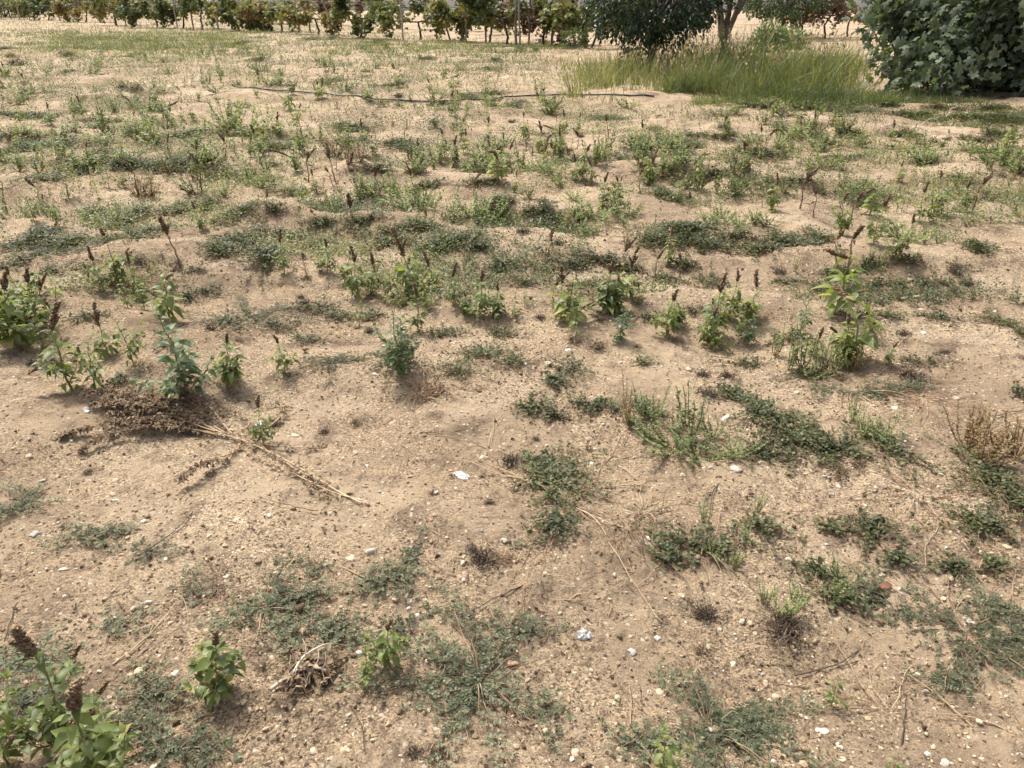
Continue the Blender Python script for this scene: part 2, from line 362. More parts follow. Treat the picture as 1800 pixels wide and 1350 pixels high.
def make_amaranth(seed, h=.35, spike=.3, nleaf=22, branches=2, lsize=.05, leafmat='amaranth_leaf', shape=(L_OVATE, L_OVATE2), dry=False, lean=.12, n_sp=130, yellow=0.0):
    global rng; keep = rng; rng = np.random.default_rng(seed)
    st, lf, sds = MB(), MB(), []
    def axis(base, d, L, r, nl, sp, top):
        bend = np.array([U(-1, 1), U(-1, 1), .3]) * lean * L
        ts = np.linspace(0, 1, 8)[:, None]; pts = base + d * L * ts + bend * ts ** 2 + rng.normal(0, .004, (8, 3)) * ts * 2
        tube(st, pts, r * (1 - .65 * ts[:, 0]), 6, U(.2, .8))
        f = lambda t: np.stack([np.interp(t, ts[:, 0], pts[:, k]) for k in range(3)], -1)
        t = np.sort(U(.1 if top else .25, 1 - (.02 if not sp else .0), nl)); az = np.arange(nl) * 2.4 + U(0, 6)
        size = lsize * (h / .35) * (.55 + .75 * np.sin(np.clip(t * 1.05, 0, 1) * 2.9)) * U(.75, 1.2, nl) * (1 if top else .75)
        el = U(-.1, .75, nl) + .45 * t; d0 = unit_dirs(az, el); p0 = f(t); pet = size * U(.25, .55, nl); p1 = p0 + d0 * pet[:, None]
        for a, b in zip(p0, p1): tube(st, np.array([a, (a + b) / 2 + [0, 0, .002], b]), .0011 * h / .35, 3, .8)
        el2 = el - U(.3, .9, nl); d1 = unit_dirs(az + U(-.3, .3, nl), el2 + .18)
        tint = np.clip(U(0, .8, nl) - .1 + yellow + (t < .25) * U(0, .7, nl), 0, 1); k = U(0, 1, nl) < .5
        add_inst(lf, shape[0], p1[k], d1[k], ups_for(k.sum()), size[k], U(.85, 1.15, k.sum()), tint[k])
        k = ~k; add_inst(lf, shape[1], p1[k], d1[k], ups_for(k.sum()), size[k], U(.85, 1.15, k.sum()), tint[k])
        dirn = nrm(pts[-1] - pts[-2])
        if sp > 0:
            sd = MB(); sds.append(sd)
            spike_on(sd, pts[-1], nrm(dirn + rng.normal(0, .08, 3)), sp, .0135 * (h / .35) * (.75 + .25 * (sp / (.3 * h))) * (1 if top else .7), n_sp if top else n_sp // 2)
            if top:
                for q in range(int(U(1, 5))):
                    b = pts[-1] + dirn * sp * U(.0, .3); a = U(0, 6.28)
                    spike_on(sd, b, nrm(dirn + .55 * np.array([math.cos(a), math.sin(a), 0])), sp * U(.3, .5), .010 * h / .35, n_sp // 3)
        else:                                              # a tuft of young leaves at the tip
            m = 6; a2 = U(0, 6.28, m); add_inst(lf, shape[0], np.tile(pts[-1], (m, 1)), unit_dirs(a2, U(.5, 1.2, m)), ups_for(m), lsize * (h / .35) * U(.4, .7, m), .9, U(.3, .9, m))
    L = h * (1 - spike); d = nrm(np.array([U(-.1, .1), U(-.1, .1), 1]))
    axis(np.array([0, 0, -.015]), d, L + .015, (.008 if dry else .0052) * h / .35, nleaf, spike * h, True)
    for b in range(branches):
        a = U(0, 6.28); e = U(.5, 1.0); z = U(.05, .4) * L
        axis(np.array([d[0] * z, d[1] * z, z]), unit_dirs(a, e), L * U(.3, .6), .0026 * h / .35, max(4, int(nleaf * .45)), spike * h * .35 if spike and U(0, 1) < .5 else 0, False)
    rng = keep
    if dry: return [('stem', st.mesh('stem', M['dry'])), ('foliage', lf.mesh('foliage', M['dry']))] + [('seed_head', sd.mesh('seed_head', M['dry'])) for sd in sds]
    out = [('stem', st.mesh('stem', M['stem'])), ('foliage', lf.mesh('foliage', M[leafmat]))]
    out += [('seed_head', sd.mesh('seed_head', M['seed'])) for sd in sds]
    return out

def put(name, parts, p, rz, sc, sink=0.0, tilt=(0, 0)):
    """place a plant: one Empty with its parts, or one mesh when it is a single piece"""
    if isinstance(parts, list):
        o = empty(name, (p[0], p[1], p[2] - sink), rz, sc)
        for nm, me in parts: link(nm, me, o)
    else:
        o = link(name, parts, None, (p[0], p[1], p[2] - sink)); o.rotation_euler = (0, 0, rz); o.scale = (sc, sc, sc)
    o.rotation_mode = 'ZYX'; o.rotation_euler[0] = tilt[0]; o.rotation_euler[1] = tilt[1]        # turned first, then leant
    return o

def make_spiky(seed, ns=14, h=.16, spread=.12, leaf='spiky_leaf', per=34, lsz=.014, upright=.7, split=False, stemmat='spiky_stem'):
    """a clump of rising stems set all round with short narrow leaves, like small bottle brushes"""
    global rng; keep = rng; rng = np.random.default_rng(seed)
    st, lf = MB(), MB()
    for i in range(ns):
        a = U(0, 6.28); L = h * U(.5, 1.15) * (1.25 if i == 0 else 1); out = spread * U(.15, 1.0); s0 = np.array([math.cos(a), math.sin(a), 0])
        ts = np.linspace(0, 1, 6)[:, None]
        pts = s0 * out * (ts ** U(.45, .9)) + UPZ * L * (ts ** U(1.1, 1.8 - .6 * upright)) + rng.normal(0, .003, (6, 3)) * ts
        tube(st, pts, .0021 * (1 - .6 * ts[:, 0]) * h / .16, 4, U(0, 1), 1 if not split else 0)
        t = U(.18, 1, per) ** .8; p = np.stack([np.interp(t, ts[:, 0], pts[:, k]) for k in range(3)], -1)
        dirs = unit_dirs(U(0, 6.28, per), U(.1, .9, per)); ti = np.clip(U(0, .6) + U(-.25, .25, per) + .35 * t, 0, 1)
        add_inst(lf, L_SMALL, p, dirs, ups_for(per), lsz * U(.6, 1.3, per) * (1.15 - .45 * t), U(.9, 1.5, per), ti)
    rng = keep
    if split: return [('stem', st.mesh('stem', M[stemmat])), ('foliage', lf.mesh('foliage', M[leaf]))]
    b = MB(); b.V, b.Q, b.T, b.t, b.n, b.qm, b.tm = lf.V, lf.Q, lf.T, lf.t, lf.n, lf.qm, lf.tm
    off = b.n; b.V = b.V + st.V; b.t = b.t + st.t; b.Q = b.Q + [q + off for q in st.Q]; b.qm = b.qm + st.qm; b.n += st.n
    return b.mesh('spiky_weed', [M[leaf], M[stemmat]])

def creeper(name, c, rx, ry, n_run, lsz, kind='mat', rise=.018, dens=1.0, step=None, tip=.25, spread0=.35):
    """a weed whose runners spread over the real surface of the ground; leaves along every runner"""
    st, lf = MB(), MB(); step = step or lsz * 1.1
    shape = {'mat': L_ROUND, 'grey': L_SMALL}[kind]
    if lsz > .0165 and kind == 'mat': shape = L_DIA
    o = np.array([c[0], c[1], 0.0])
    for i in range(n_run):
        a = U(0, 6.28); L = U(.4, 1.0) if U(0, 1) < .8 else U(1.0, 1.65); q = U(0, spread0); b = U(0, 6.28)
        p0 = np.array([c[0] + rx * q * math.cos(b), c[1] + ry * q * math.sin(b)])
        e = np.array([math.cos(a) * rx, math.sin(a) * ry]) * L * (1 - q * .6); length = np.linalg.norm(e); m = max(4, int(length / step))
        t = np.linspace(0, 1, m); wob = np.cumsum(rng.normal(0, .12, m)) * step * 1.2; nrmv = np.array([-e[1], e[0]]) / max(length, 1e-6)
        xy = p0 + e * t[:, None] + nrmv * wob[:, None] + nrmv * (U(-.25, .25) * length * t ** 2)[:, None]
        z = H(xy[:, 0], xy[:, 1]) + .004 + rise * U(.2, 1.2) * np.sin(t * 2.6 + .3)
        pts = np.column_stack([xy, z]) ; tube(st, (pts - o)[::2] if m > 8 else pts - o, .0013 * (1.2 - .6 * (t[::2] if m > 8 else t)), 3, U(0, 1))
        hd = math.atan2(e[1], e[0])
        if kind == 'mat':
            k = max(2, int(m * (2.6 if L < 1 else 1.5) * dens)); tt = U(.05, 1, k); sgn = np.sign(U(-1, 1, k)); az = hd + sgn * U(.4, 1.6, k)
            p = np.stack([np.interp(tt, t, pts[:, j]) for j in range(3)], -1) + rng.normal(0, lsz * .3, (k, 3)) * [1, 1, .5]
            p[:, 2] += np.abs(rng.normal(0, rise * .4, k))
            add_inst(lf, shape, p - o, unit_dirs(az, U(-.1, .8, k)), ups_for(k), lsz * U(.6, 1.25, k), U(.8, 1.15, k), np.clip(U(0, .75, k) + tip * tt, 0, 1))
        else:                                              # small feathery leaves: pairs of leaflets on a rachis
            k = max(2, int(m * .8 * dens)); tt = np.linspace(.06, 1, k); sgn = np.where(np.arange(k) % 2 == 0, 1, -1) * 1.0
            p = np.stack([np.interp(tt, t, pts[:, j]) for j in range(3)], -1); az = hd + sgn * U(.5, 1.35, k); el = U(-.05, .5, k); R = lsz * 3.2 * U(.6, 1.2, k)
            d0 = unit_dirs(az, el)
            for s in range(5):
                for sd in (-1, 1):
                    pp = p + d0 * (R * (s + .6) / 5)[:, None]; az2 = az + sd * U(.9, 1.3, k)
                    add_inst(lf, shape, pp - o, unit_dirs(az2, el + U(-.2, .4, k)), ups_for(k), lsz * U(.7, 1.15, k), U(.8, 1.2, k), np.clip(U(0, .6, k) + .3 * tt, 0, 1))
    root = empty(name, (c[0], c[1], 0.0))
    st.build('stem', M['mat_stem'], root); lf.build('foliage', M['mat_leaf' if kind == 'mat' else 'grey_leaf'], root)
    return root

def ell(px, py, hw, hh):
    c = G(px, py); r = G(px + hw, py); f = G(px, py + hh); b = G(px, py - hh)
    return c, max(.05, abs(r[0] - c[0])), max(.05, (b[1] - f[1]) / 2)

# ---------------------------------------------------------------- landmarks things are labelled by
for a in [(300, 745, 'the flattened dead weed'), (1025, 1122, 'the crumpled silvery lump'), (903, 1168, 'the orange brick shard'), (1543, 1043, 'the curled reddish leaf'),
          (650, 973, 'the biggest white stone'), (535, 1190, 'the uprooted pale root'), (1460, 1225, 'the lone bright seedling'), (330, 650, 'the slim goosefoot'),
          (700, 640, 'the bushy goosefoot'), (480, 285, 'the arching dead stem'), (415, 152, "the hose's left end"), (760, 180, "the hose's low bend"),
          (1090, 168, "the hose's right end"), (90, 1290, 'the bottom-left amaranth'), (1690, 165, 'the fig tree'), (1140, 105, 'the dark orange tree'),
          (1465, 550, 'the tallest amaranth'), (1190, 790, 'the biggest spiky clump'), (1740, 850, 'the red-stalked dark mat'), (310, 440, 'the leaning russet stalk'),
          (960, 450, 'the shrivelled dead amaranth'), (830, 1190, 'the star-shaped grey creeper'), (385, 1165, 'the neat spiked amaranth'), (980, 860, 'the runner-ringed dark mat'),
          (1330, 170, 'the tall grass'), (60, 540, 'the left-edge amaranth thicket'), (740, 690, 'the straw tuft'), (1445, 1280, 'the flat buff tile chip'), (870, 985, 'the hole-sunk dead tuft')]:
    landmark(*a)

# ---------------------------------------------------------------- upright weeds with brown seed spikes
AM = {'spike': [make_amaranth(100 + i, spike=s, nleaf=n, branches=b, lsize=.043 + .006 * (i % 3), lean=.1 + .07 * (i % 4), yellow=.06 * (i % 3)) for i, (s, n, b) in enumerate([(.3, 24, 3), (.22, 26, 4), (.36, 20, 2), (.2, 28, 5), (.3, 22, 3), (.42, 16, 2), (.26, 30, 4), (.16, 24, 5), (.33, 18, 4), (.28, 26, 2)])],
      'bare': [make_amaranth(120 + i, spike=0, nleaf=n, branches=b, yellow=.08) for i, (n, b) in enumerate([(20, 3), (26, 4), (14, 1)])],
      'dry': [make_amaranth(140 + i, spike=s, nleaf=n, branches=b, dry=True, lsize=.032, lean=.12) for i, (s, n, b) in enumerate([(.36, 6, 1), (.3, 9, 2), (.42, 4, 0)])],
      'lush': [make_amaranth(160 + i, spike=s, nleaf=n, branches=b, lsize=.058, n_sp=170) for i, (s, n, b) in enumerate([(.22, 30, 5), (.24, 34, 6), (.2, 30, 5)])],
      'corner': [make_amaranth(180 + i, spike=s, nleaf=n, branches=b, lsize=.035, n_sp=240, lean=.16) for i, (s, n, b) in enumerate([(.26, 34, 7), (.22, 40, 9)])]}
amar = []; ZT = {}
def amaranth(px, yb, yt, kind='spike', label=None, var=None, lean=0.0):
    p = G(px, yb); h = max(.05, height_for(p, yt)); L = AM[kind]
    pl = L[var if var is not None else int(U(0, len(L)))]; zt = max(v.co.z for nm, me in pl for v in me.vertices) if len(pl) and pl[0][1].name not in ZT else ZT[pl[0][1].name]; ZT[pl[0][1].name] = zt
    o = put('amaranth_plant', pl, p, U(0, 6.28), h / zt, .004, (U(-.12, .12), lean + U(-.12, .12)))
    size = 'tall' if h > .38 else ('mid-sized' if h > .22 else 'small')
    if label: tag(o, label, 'weed', 'upright amaranth weeds')
    else:
        look = {'spike': f'{size} brown-spiked green amaranth', 'bare': f'{size} spikeless leafy amaranth', 'dry': f'{size} dead amaranth stalk', 'lush': f'{size} bushy brown-spiked amaranth'}[kind]
        later(o, look, 'weed', 'upright amaranth weeds', p)
    amar.append((p[0], p[1], h)); return o
amaranth(388, 1222, 1106, 'lush', 'compact green amaranth with brown spike left of the uprooted pale root', 0)
amaranth(684, 1168, 1070, 'spike', 'green amaranth with leaning brown spike beside a spikeless seedling, behind the star-shaped grey creeper', 1)
amaranth(642, 1192, 1130, 'bare', 'spikeless leafy seedling at the foot of a brown-spiked amaranth, right of the uprooted pale root', 0)
amaranth(125, 1320, 1105, 'corner', 'taller of two brown-spiked amaranths in the bottom left corner', 0, -.04)
amaranth(15, 1345, 1215, 'bare', 'leafy spikeless amaranth against the left edge of the bottom corner', 1)
amaranth(165, 1395, 1180, 'corner', 'lower bushier of two brown-spiked amaranths in the bottom left corner', 1)
amaranth(1460, 1243, 1186, 'bare', 'lone bright green seedling on bare sand behind the flat buff tile chip', 2)
amaranth(1165, 1362, 1276, 'bare', 'yellowing leafy amaranth growing through the grey creeper at the bottom edge', 0)
amaranth(1560, 1372, 1322, 'bare', 'pale green seedling cut off by the bottom edge right of the tile chip', 2)
amaranth(1468, 552, 432, 'spike', 'tallest spiked amaranth, thin bare lower stem, behind the open hummock', 2)
amaranth(960, 478, 402, 'dry', 'shrivelled dead amaranth with drooping brown leaves standing on a bare crest', 1)
amaranth(318, 470, 376, 'dry', 'leaning russet dead stalk between green mats', 2, -.22)
amaranth(1556, 640, 594, 'spike', 'small amaranth with nearly black spike, alone right of the leafy group', 4, .25)
for a in [(465, 780, 700, 'spike'), (502, 660, 588, 'spike'), (405, 674, 584, 'lush'), (128, 688, 535, 'spike'), (170, 690, 600, 'bare'), (235, 640, 560, 'bare'), (192, 628, 535, 'spike'), (298, 562, 477, 'spike'),
          (25, 612, 480, 'lush'), (70, 575, 470, 'lush'), (5, 560, 470, 'lush'), (48, 545, 465, 'spike'), (95, 560, 475, 'dry'), (35, 590, 500, 'lush'), (75, 610, 520, 'bare'), (100, 535, 470, 'bare'), (60, 520, 450, 'spike'), (10, 600, 530, 'spike'), (182, 512, 432, 'spike'), (245, 522, 440, 'spike'), (208, 500, 402, 'spike'), (225, 540, 490, 'bare'), (255, 545, 490, 'bare'),
          (500, 482, 402, 'spike'), (575, 480, 412, 'spike'), (562, 478, 440, 'bare'), (540, 490, 440, 'dry'), (630, 522, 430, 'spike'), (652, 520, 440, 'spike'), (612, 500, 435, 'spike'), (632, 574, 520, 'bare'), (726, 520, 395, 'spike'), (735, 585, 495, 'spike'), (762, 508, 440, 'spike'),
          (800, 535, 460, 'spike'), (843, 558, 466, 'spike'), (818, 552, 510, 'lush'), (872, 556, 495, 'lush'), (700, 540, 485, 'bare'), (690, 525, 470, 'bare'), (905, 556, 512, 'bare'), (922, 540, 505, 'bare'), (860, 560, 520, 'bare'), (750, 540, 480, 'bare'), (720, 500, 440, 'bare'),
          (985, 562, 465, 'spike'), (1002, 568, 478, 'spike'), (972, 545, 478, 'dry'), (1015, 590, 520, 'bare'), (825, 466, 408, 'dry'), (1100, 525, 435, 'spike'), (1086, 548, 482, 'lush'), (1072, 548, 455, 'lush'), (1120, 535, 492, 'spike'), (1150, 492, 435, 'dry'), (1170, 592, 502, 'spike'), (1187, 575, 510, 'lush'),
          (1252, 590, 480, 'spike'), (1278, 562, 477, 'spike'), (1320, 562, 475, 'spike'), (1245, 605, 535, 'lush'), (1300, 592, 545, 'bare'), (1270, 620, 570, 'bare'), (1488, 480, 375, 'dry'), (1470, 468, 400, 'dry'), (1500, 632, 518, 'spike'), (1485, 640, 550, 'lush'), (1515, 600, 545, 'bare'), (1432, 625, 566, 'spike'), (1455, 505, 475, 'bare'), (1577, 458, 375, 'spike'), (1535, 430, 340, 'spike'),
          (12, 372, 285, 'dry'), (75, 372, 310, 'dry'), (95, 385, 335, 'spike'), (60, 390, 340, 'bare'), (100, 400, 355, 'bare'), (355, 338, 265, 'dry'), (592, 300, 262, 'dry'), (520, 222, 180, 'spike'), (640, 250, 208, 'spike'), (690, 240, 212, 'dry'), (895, 300, 245, 'spike'), (925, 258, 232, 'spike'), (955, 285, 250, 'spike'), (1010, 315, 268, 'spike'), (1040, 325, 275, 'spike'), (860, 275, 245, 'dry'), (832, 345, 298, 'dry'), (1208, 375, 335, 'dry'), (1340, 365, 340, 'dry'), (1300, 300, 280, 'spike'), (1140, 325, 262, 'spike'), (1420, 290, 265, 'dry'), (1580, 320, 280, 'spike'), (90, 222, 178, 'spike'), (35, 215, 180, 'spike'), (175, 225, 190, 'spike'), (270, 215, 185, 'spike'), (340, 212, 180, 'spike'), (400, 215, 185, 'dry'), (130, 200, 170, 'spike')]:
    amaranth(*a)
# smaller ones further back
n = 0
while n < 95:
    px, py = U(0, 1800), 62 + 225 * U(0, 1) ** .7
    if px > 1000 and py < 205: continue
    p = G(px, py)
    if vn(p[0] / 2.2, p[1] / 2.2, 12) < -.25 or (px > 1500 and py < 240): continue
    k = ['spike', 'dry', 'bare'][int(np.searchsorted([.62, .84], U(0, 1)))]
    h = U(.15, .34); amaranth(px, py, P(p[0], p[1], p[2] + h)[1], k); n += 1

for gx, gy, q in [(690, 360, 5), (560, 330, 4), (900, 330, 5), (1130, 350, 5), (1330, 320, 4), (1560, 390, 5), (420, 300, 5), (250, 330, 5), (130, 300, 4), (1440, 390, 4), (780, 300, 4), (1040, 280, 4), (1230, 290, 4), (1660, 380, 3), (480, 400, 3), (1190, 470, 3)]:
    for k in range(q):
        px, py = gx + rng.normal(0, 55), gy + rng.normal(0, 14); p = G(px, py); amaranth(px, py, P(p[0], p[1], p[2] + U(.16, .36))[1], ['spike', 'spike', 'dry', 'bare'][int(U(0, 4))])
# goosefoot: blue-green, densely leaved
GF = [make_amaranth(200 + i, spike=0, nleaf=n, branches=b, lsize=ls, leafmat='goosefoot_leaf', shape=(L_TRI, L_OVATE)) for i, (n, b, ls) in enumerate([(52, 5, .042), (70, 9, .033), (40, 4, .045)])]
for px, yb, yt, v, lab in [(330, 705, 556, 0, 'slim blue-green goosefoot standing behind the flattened dead weed'), (705, 665, 556, 1, 'bushy blue-green goosefoot rising from a dark mat behind the straw tuft'),
                           (715, 640, 580, 1, 'low goosefoot bush against the foot of the bushy blue-green goosefoot'), (1090, 600, 540, 2, 'small blue-green goosefoot in front of brown-spiked amaranths'),
                           (1406, 590, 530, 2, 'rounded blue-green goosefoot alone on sand left of the tallest spiked amaranth'), (1315, 605, 555, 0, 'blue-green goosefoot at the front of a leafy amaranth trio'),
                           (765, 225, 190, 0, 'blue-green goosefoot just in front of the low bend of the black hose'), (512, 165, 132, 1, 'blue-green goosefoot on the hose near its left end'), (455, 135, 112, 1, 'dark goosefoot behind the left end of the black hose'), (1155, 250, 215, 2, 'blue-green goosefoot standing amid pale twigs in the far field')]:
    p = G(px, yb); h = height_for(p, yt)
    tag(put('goosefoot_plant', GF[v], p, U(0, 6), h / .35, .004), lab, 'weed', 'goosefoot weeds')

# ---------------------------------------------------------------- light green spiky clumps
SPN = [make_spiky(300 + i, ns, h, s, split=True, per=44, lsz=.0135) for i, (ns, h, s) in enumerate([(13, .14, .17), (9, .16, .11), (17, .12, .2), (5, .18, .07)])]
SPR = [make_spiky(320 + i, ns, h, s, 'russet_leaf', split=True, per=40) for i, (ns, h, s) in enumerate([(18, .16, .12), (9, .22, .12)])]
SPF = [make_spiky(340 + i, ns, h, s, per=24, lsz=.023) for i, (ns, h, s) in enumerate([(15, .15, .2), (10, .18, .12), (22, .13, .25), (7, .22, .08), (18, .16, .19)])]
SPFR = [make_spiky(360 + i, ns, h, s, 'russet_leaf', per=22, lsz=.018) for i, (ns, h, s) in enumerate([(16, .14, .13), (8, .2, .1)])]
spiky_n = 0
def spiky(px, yb, hpx, red=False, label=None, near=None, var=None, wide=1.0):
    global spiky_n
    p = G(px, yb); h = hpx / pxm(p) / max(.45, math.cos(math.atan2(CAM_H, p[1]))); near = p[1] < 5 if near is None else near
    L = (SPR if red else SPN) if near else (SPFR if red else SPF); v = int(U(0, len(L))) if var is None else var
    sc = h / .17; o = put('spiky_weed', L[v], p, U(0, 6.28), sc, .003); o.scale = (sc * wide, sc * wide, sc)
    size = 'big' if h > .2 else ('middling' if h > .11 else 'small')
    if label: tag(o, label, 'weed', 'spiky clump weeds')
    else: later(o, f"{size} {'russet' if red else 'light green'} spiky weed", 'weed', 'spiky clump weeds', p)
    spiky_n += 1
for a in [(1190, 790, 75, False, 'biggest light green spiky clump, in front of a tangle of dry stems'), (1140, 775, 40), (1225, 800, 60), (1255, 770, 45), (1290, 808, 45), (1215, 765, 80, False, None, None, 3), (1105, 745, 30),
          (1100, 738, 45, True), (1145, 738, 60), (1385, 650, 60), (1410, 648, 75), (1440, 655, 60), (1470, 655, 50), (1495, 652, 45, True), (1360, 625, 50), (1420, 662, 40), (1500, 740, 40), (1560, 770, 45), (1520, 768, 40),
          (1725, 815, 70, True), (1785, 805, 75, True), (1700, 790, 70, True), (1375, 1085, 52, False, None, None, 1), (1345, 1062, 34, False, None, None, 3), (1398, 1060, 36, False, None, None, 3), (1465, 1062, 50, False, None, None, 3), (1475, 1015, 30, False, None, None, 1), (1240, 920, 36, False, None, None, 3), (1330, 900, 32, False, None, None, 3), (1255, 985, 30, False, None, None, 1), (1290, 1000, 34, False, None, None, 3), (1310, 945, 28, False, None, None, 1),
          (180, 388, 30), (275, 255, 45), (182, 235, 45), (240, 245, 35), (345, 340, 38), (395, 345, 25), (460, 332, 35), (440, 320, 30), (480, 325, 22), (405, 225, 50), (430, 240, 55), (390, 235, 30), (530, 252, 30), (560, 248, 30), (615, 262, 35), (590, 275, 35, True), (575, 265, 30, True), (720, 282, 35), (750, 280, 30), (800, 292, 35), (770, 286, 30), (840, 302, 35), (880, 300, 30), (915, 300, 40), (940, 300, 30), (960, 305, 30), (725, 368, 45), (740, 372, 40), (640, 345, 40), (660, 345, 35), (690, 340, 30), (760, 365, 30), (830, 385, 45), (860, 388, 40), (880, 385, 35), (800, 392, 40), (930, 350, 30), (990, 395, 35), (1020, 388, 35), (1050, 385, 38), (1085, 375, 40), (1100, 382, 30), (1030, 410, 30), (1010, 352, 25), (1070, 270, 35), (1045, 290, 50), (1160, 312, 40), (1140, 325, 40), (1200, 332, 35), (1230, 335, 38), (1260, 340, 38), (1290, 345, 35), (1320, 330, 35), (1350, 345, 30), (1380, 340, 32), (1440, 342, 30), (1480, 345, 30), (1510, 340, 35), (1540, 345, 30), (1265, 395, 35), (1300, 398, 30), (1330, 392, 30), (1350, 398, 28), (1245, 392, 30), (1600, 425, 40), (1625, 428, 35), (1580, 420, 35), (1650, 428, 25), (1530, 460, 30), (1545, 470, 35), (1395, 478, 30), (1765, 288, 50), (1740, 285, 40), (1790, 290, 40), (1640, 280, 25), (1680, 335, 30), (1445, 200 + 95, 30), (1480, 300, 28), (245, 345, 35, True), (265, 345, 35, True), (1100, 405 + 25, 25, True), (1000, 410, 40, True), (660, 480, 22, True), (590, 370, 25), (120, 350, 25), (20, 240, 30)]:
    spiky(*a)
while spiky_n < 298:
    px, py = U(0, 1800), 84 + 225 * U(0, 1) ** .9
    if px > 1010 and py < 188 or (px > 1500 and py < 230): continue
    p = G(px, py); dn = vn(p[0] / 1.8 + 9, p[1] / 1.8, 13)
    green = 90 < px < 470 and py < 120
    if dn < -.1 and not green: continue
    spiky(px, py, U(.09, .22) * pxm(p), U(0, 1) < .13, None, None, None, U(1, 1.5))

# ---------------------------------------------------------------- spreading mats
mats_xy = []
def mat(px, py, hw, hh, kind='mat', label=None, n=None, dens=1.0, lsz=None):
    c, rx, ry = ell(px, py, hw, hh); d = c[1]; rx = min(rx, 1.3); ry = min(ry, .75)
    lsz = lsz or ((.0135 if d < 3 else .017 if d < 4.5 else .021 if d < 7 else .026) if kind == 'mat' else .0105)
    if kind == 'grey': n = int((n or 14) * .85) + 2; rx *= 1.15; ry *= 1.15
    n = n or int(np.clip((rx * ry) ** .5 * 3.14 * (rx * ry) ** .5 / (lsz * .5 * max(rx, ry)) * (.58 if d < 4.5 else 1.15), 8, 150))
    o = creeper('creeping_weed' if kind == 'mat' else 'trailing_weed', c, rx, ry, n, lsz, kind, (.019 if d < 4.5 else .03) if kind == 'mat' else .016, dens * (1 if d < 4.5 else 1.4))
    big = 'broad' if max(rx, ry) > .32 else ('middling' if max(rx, ry) > .18 else 'small')
    if label: tag(o, label, 'weed', 'creeping mats')
    else: later(o, f"{big} {'dark green' if kind == 'mat' else 'grey-green feathery'} creeping mat", 'weed', 'creeping mats', c)
    mats_xy.append((c[0], c[1], rx, ry))
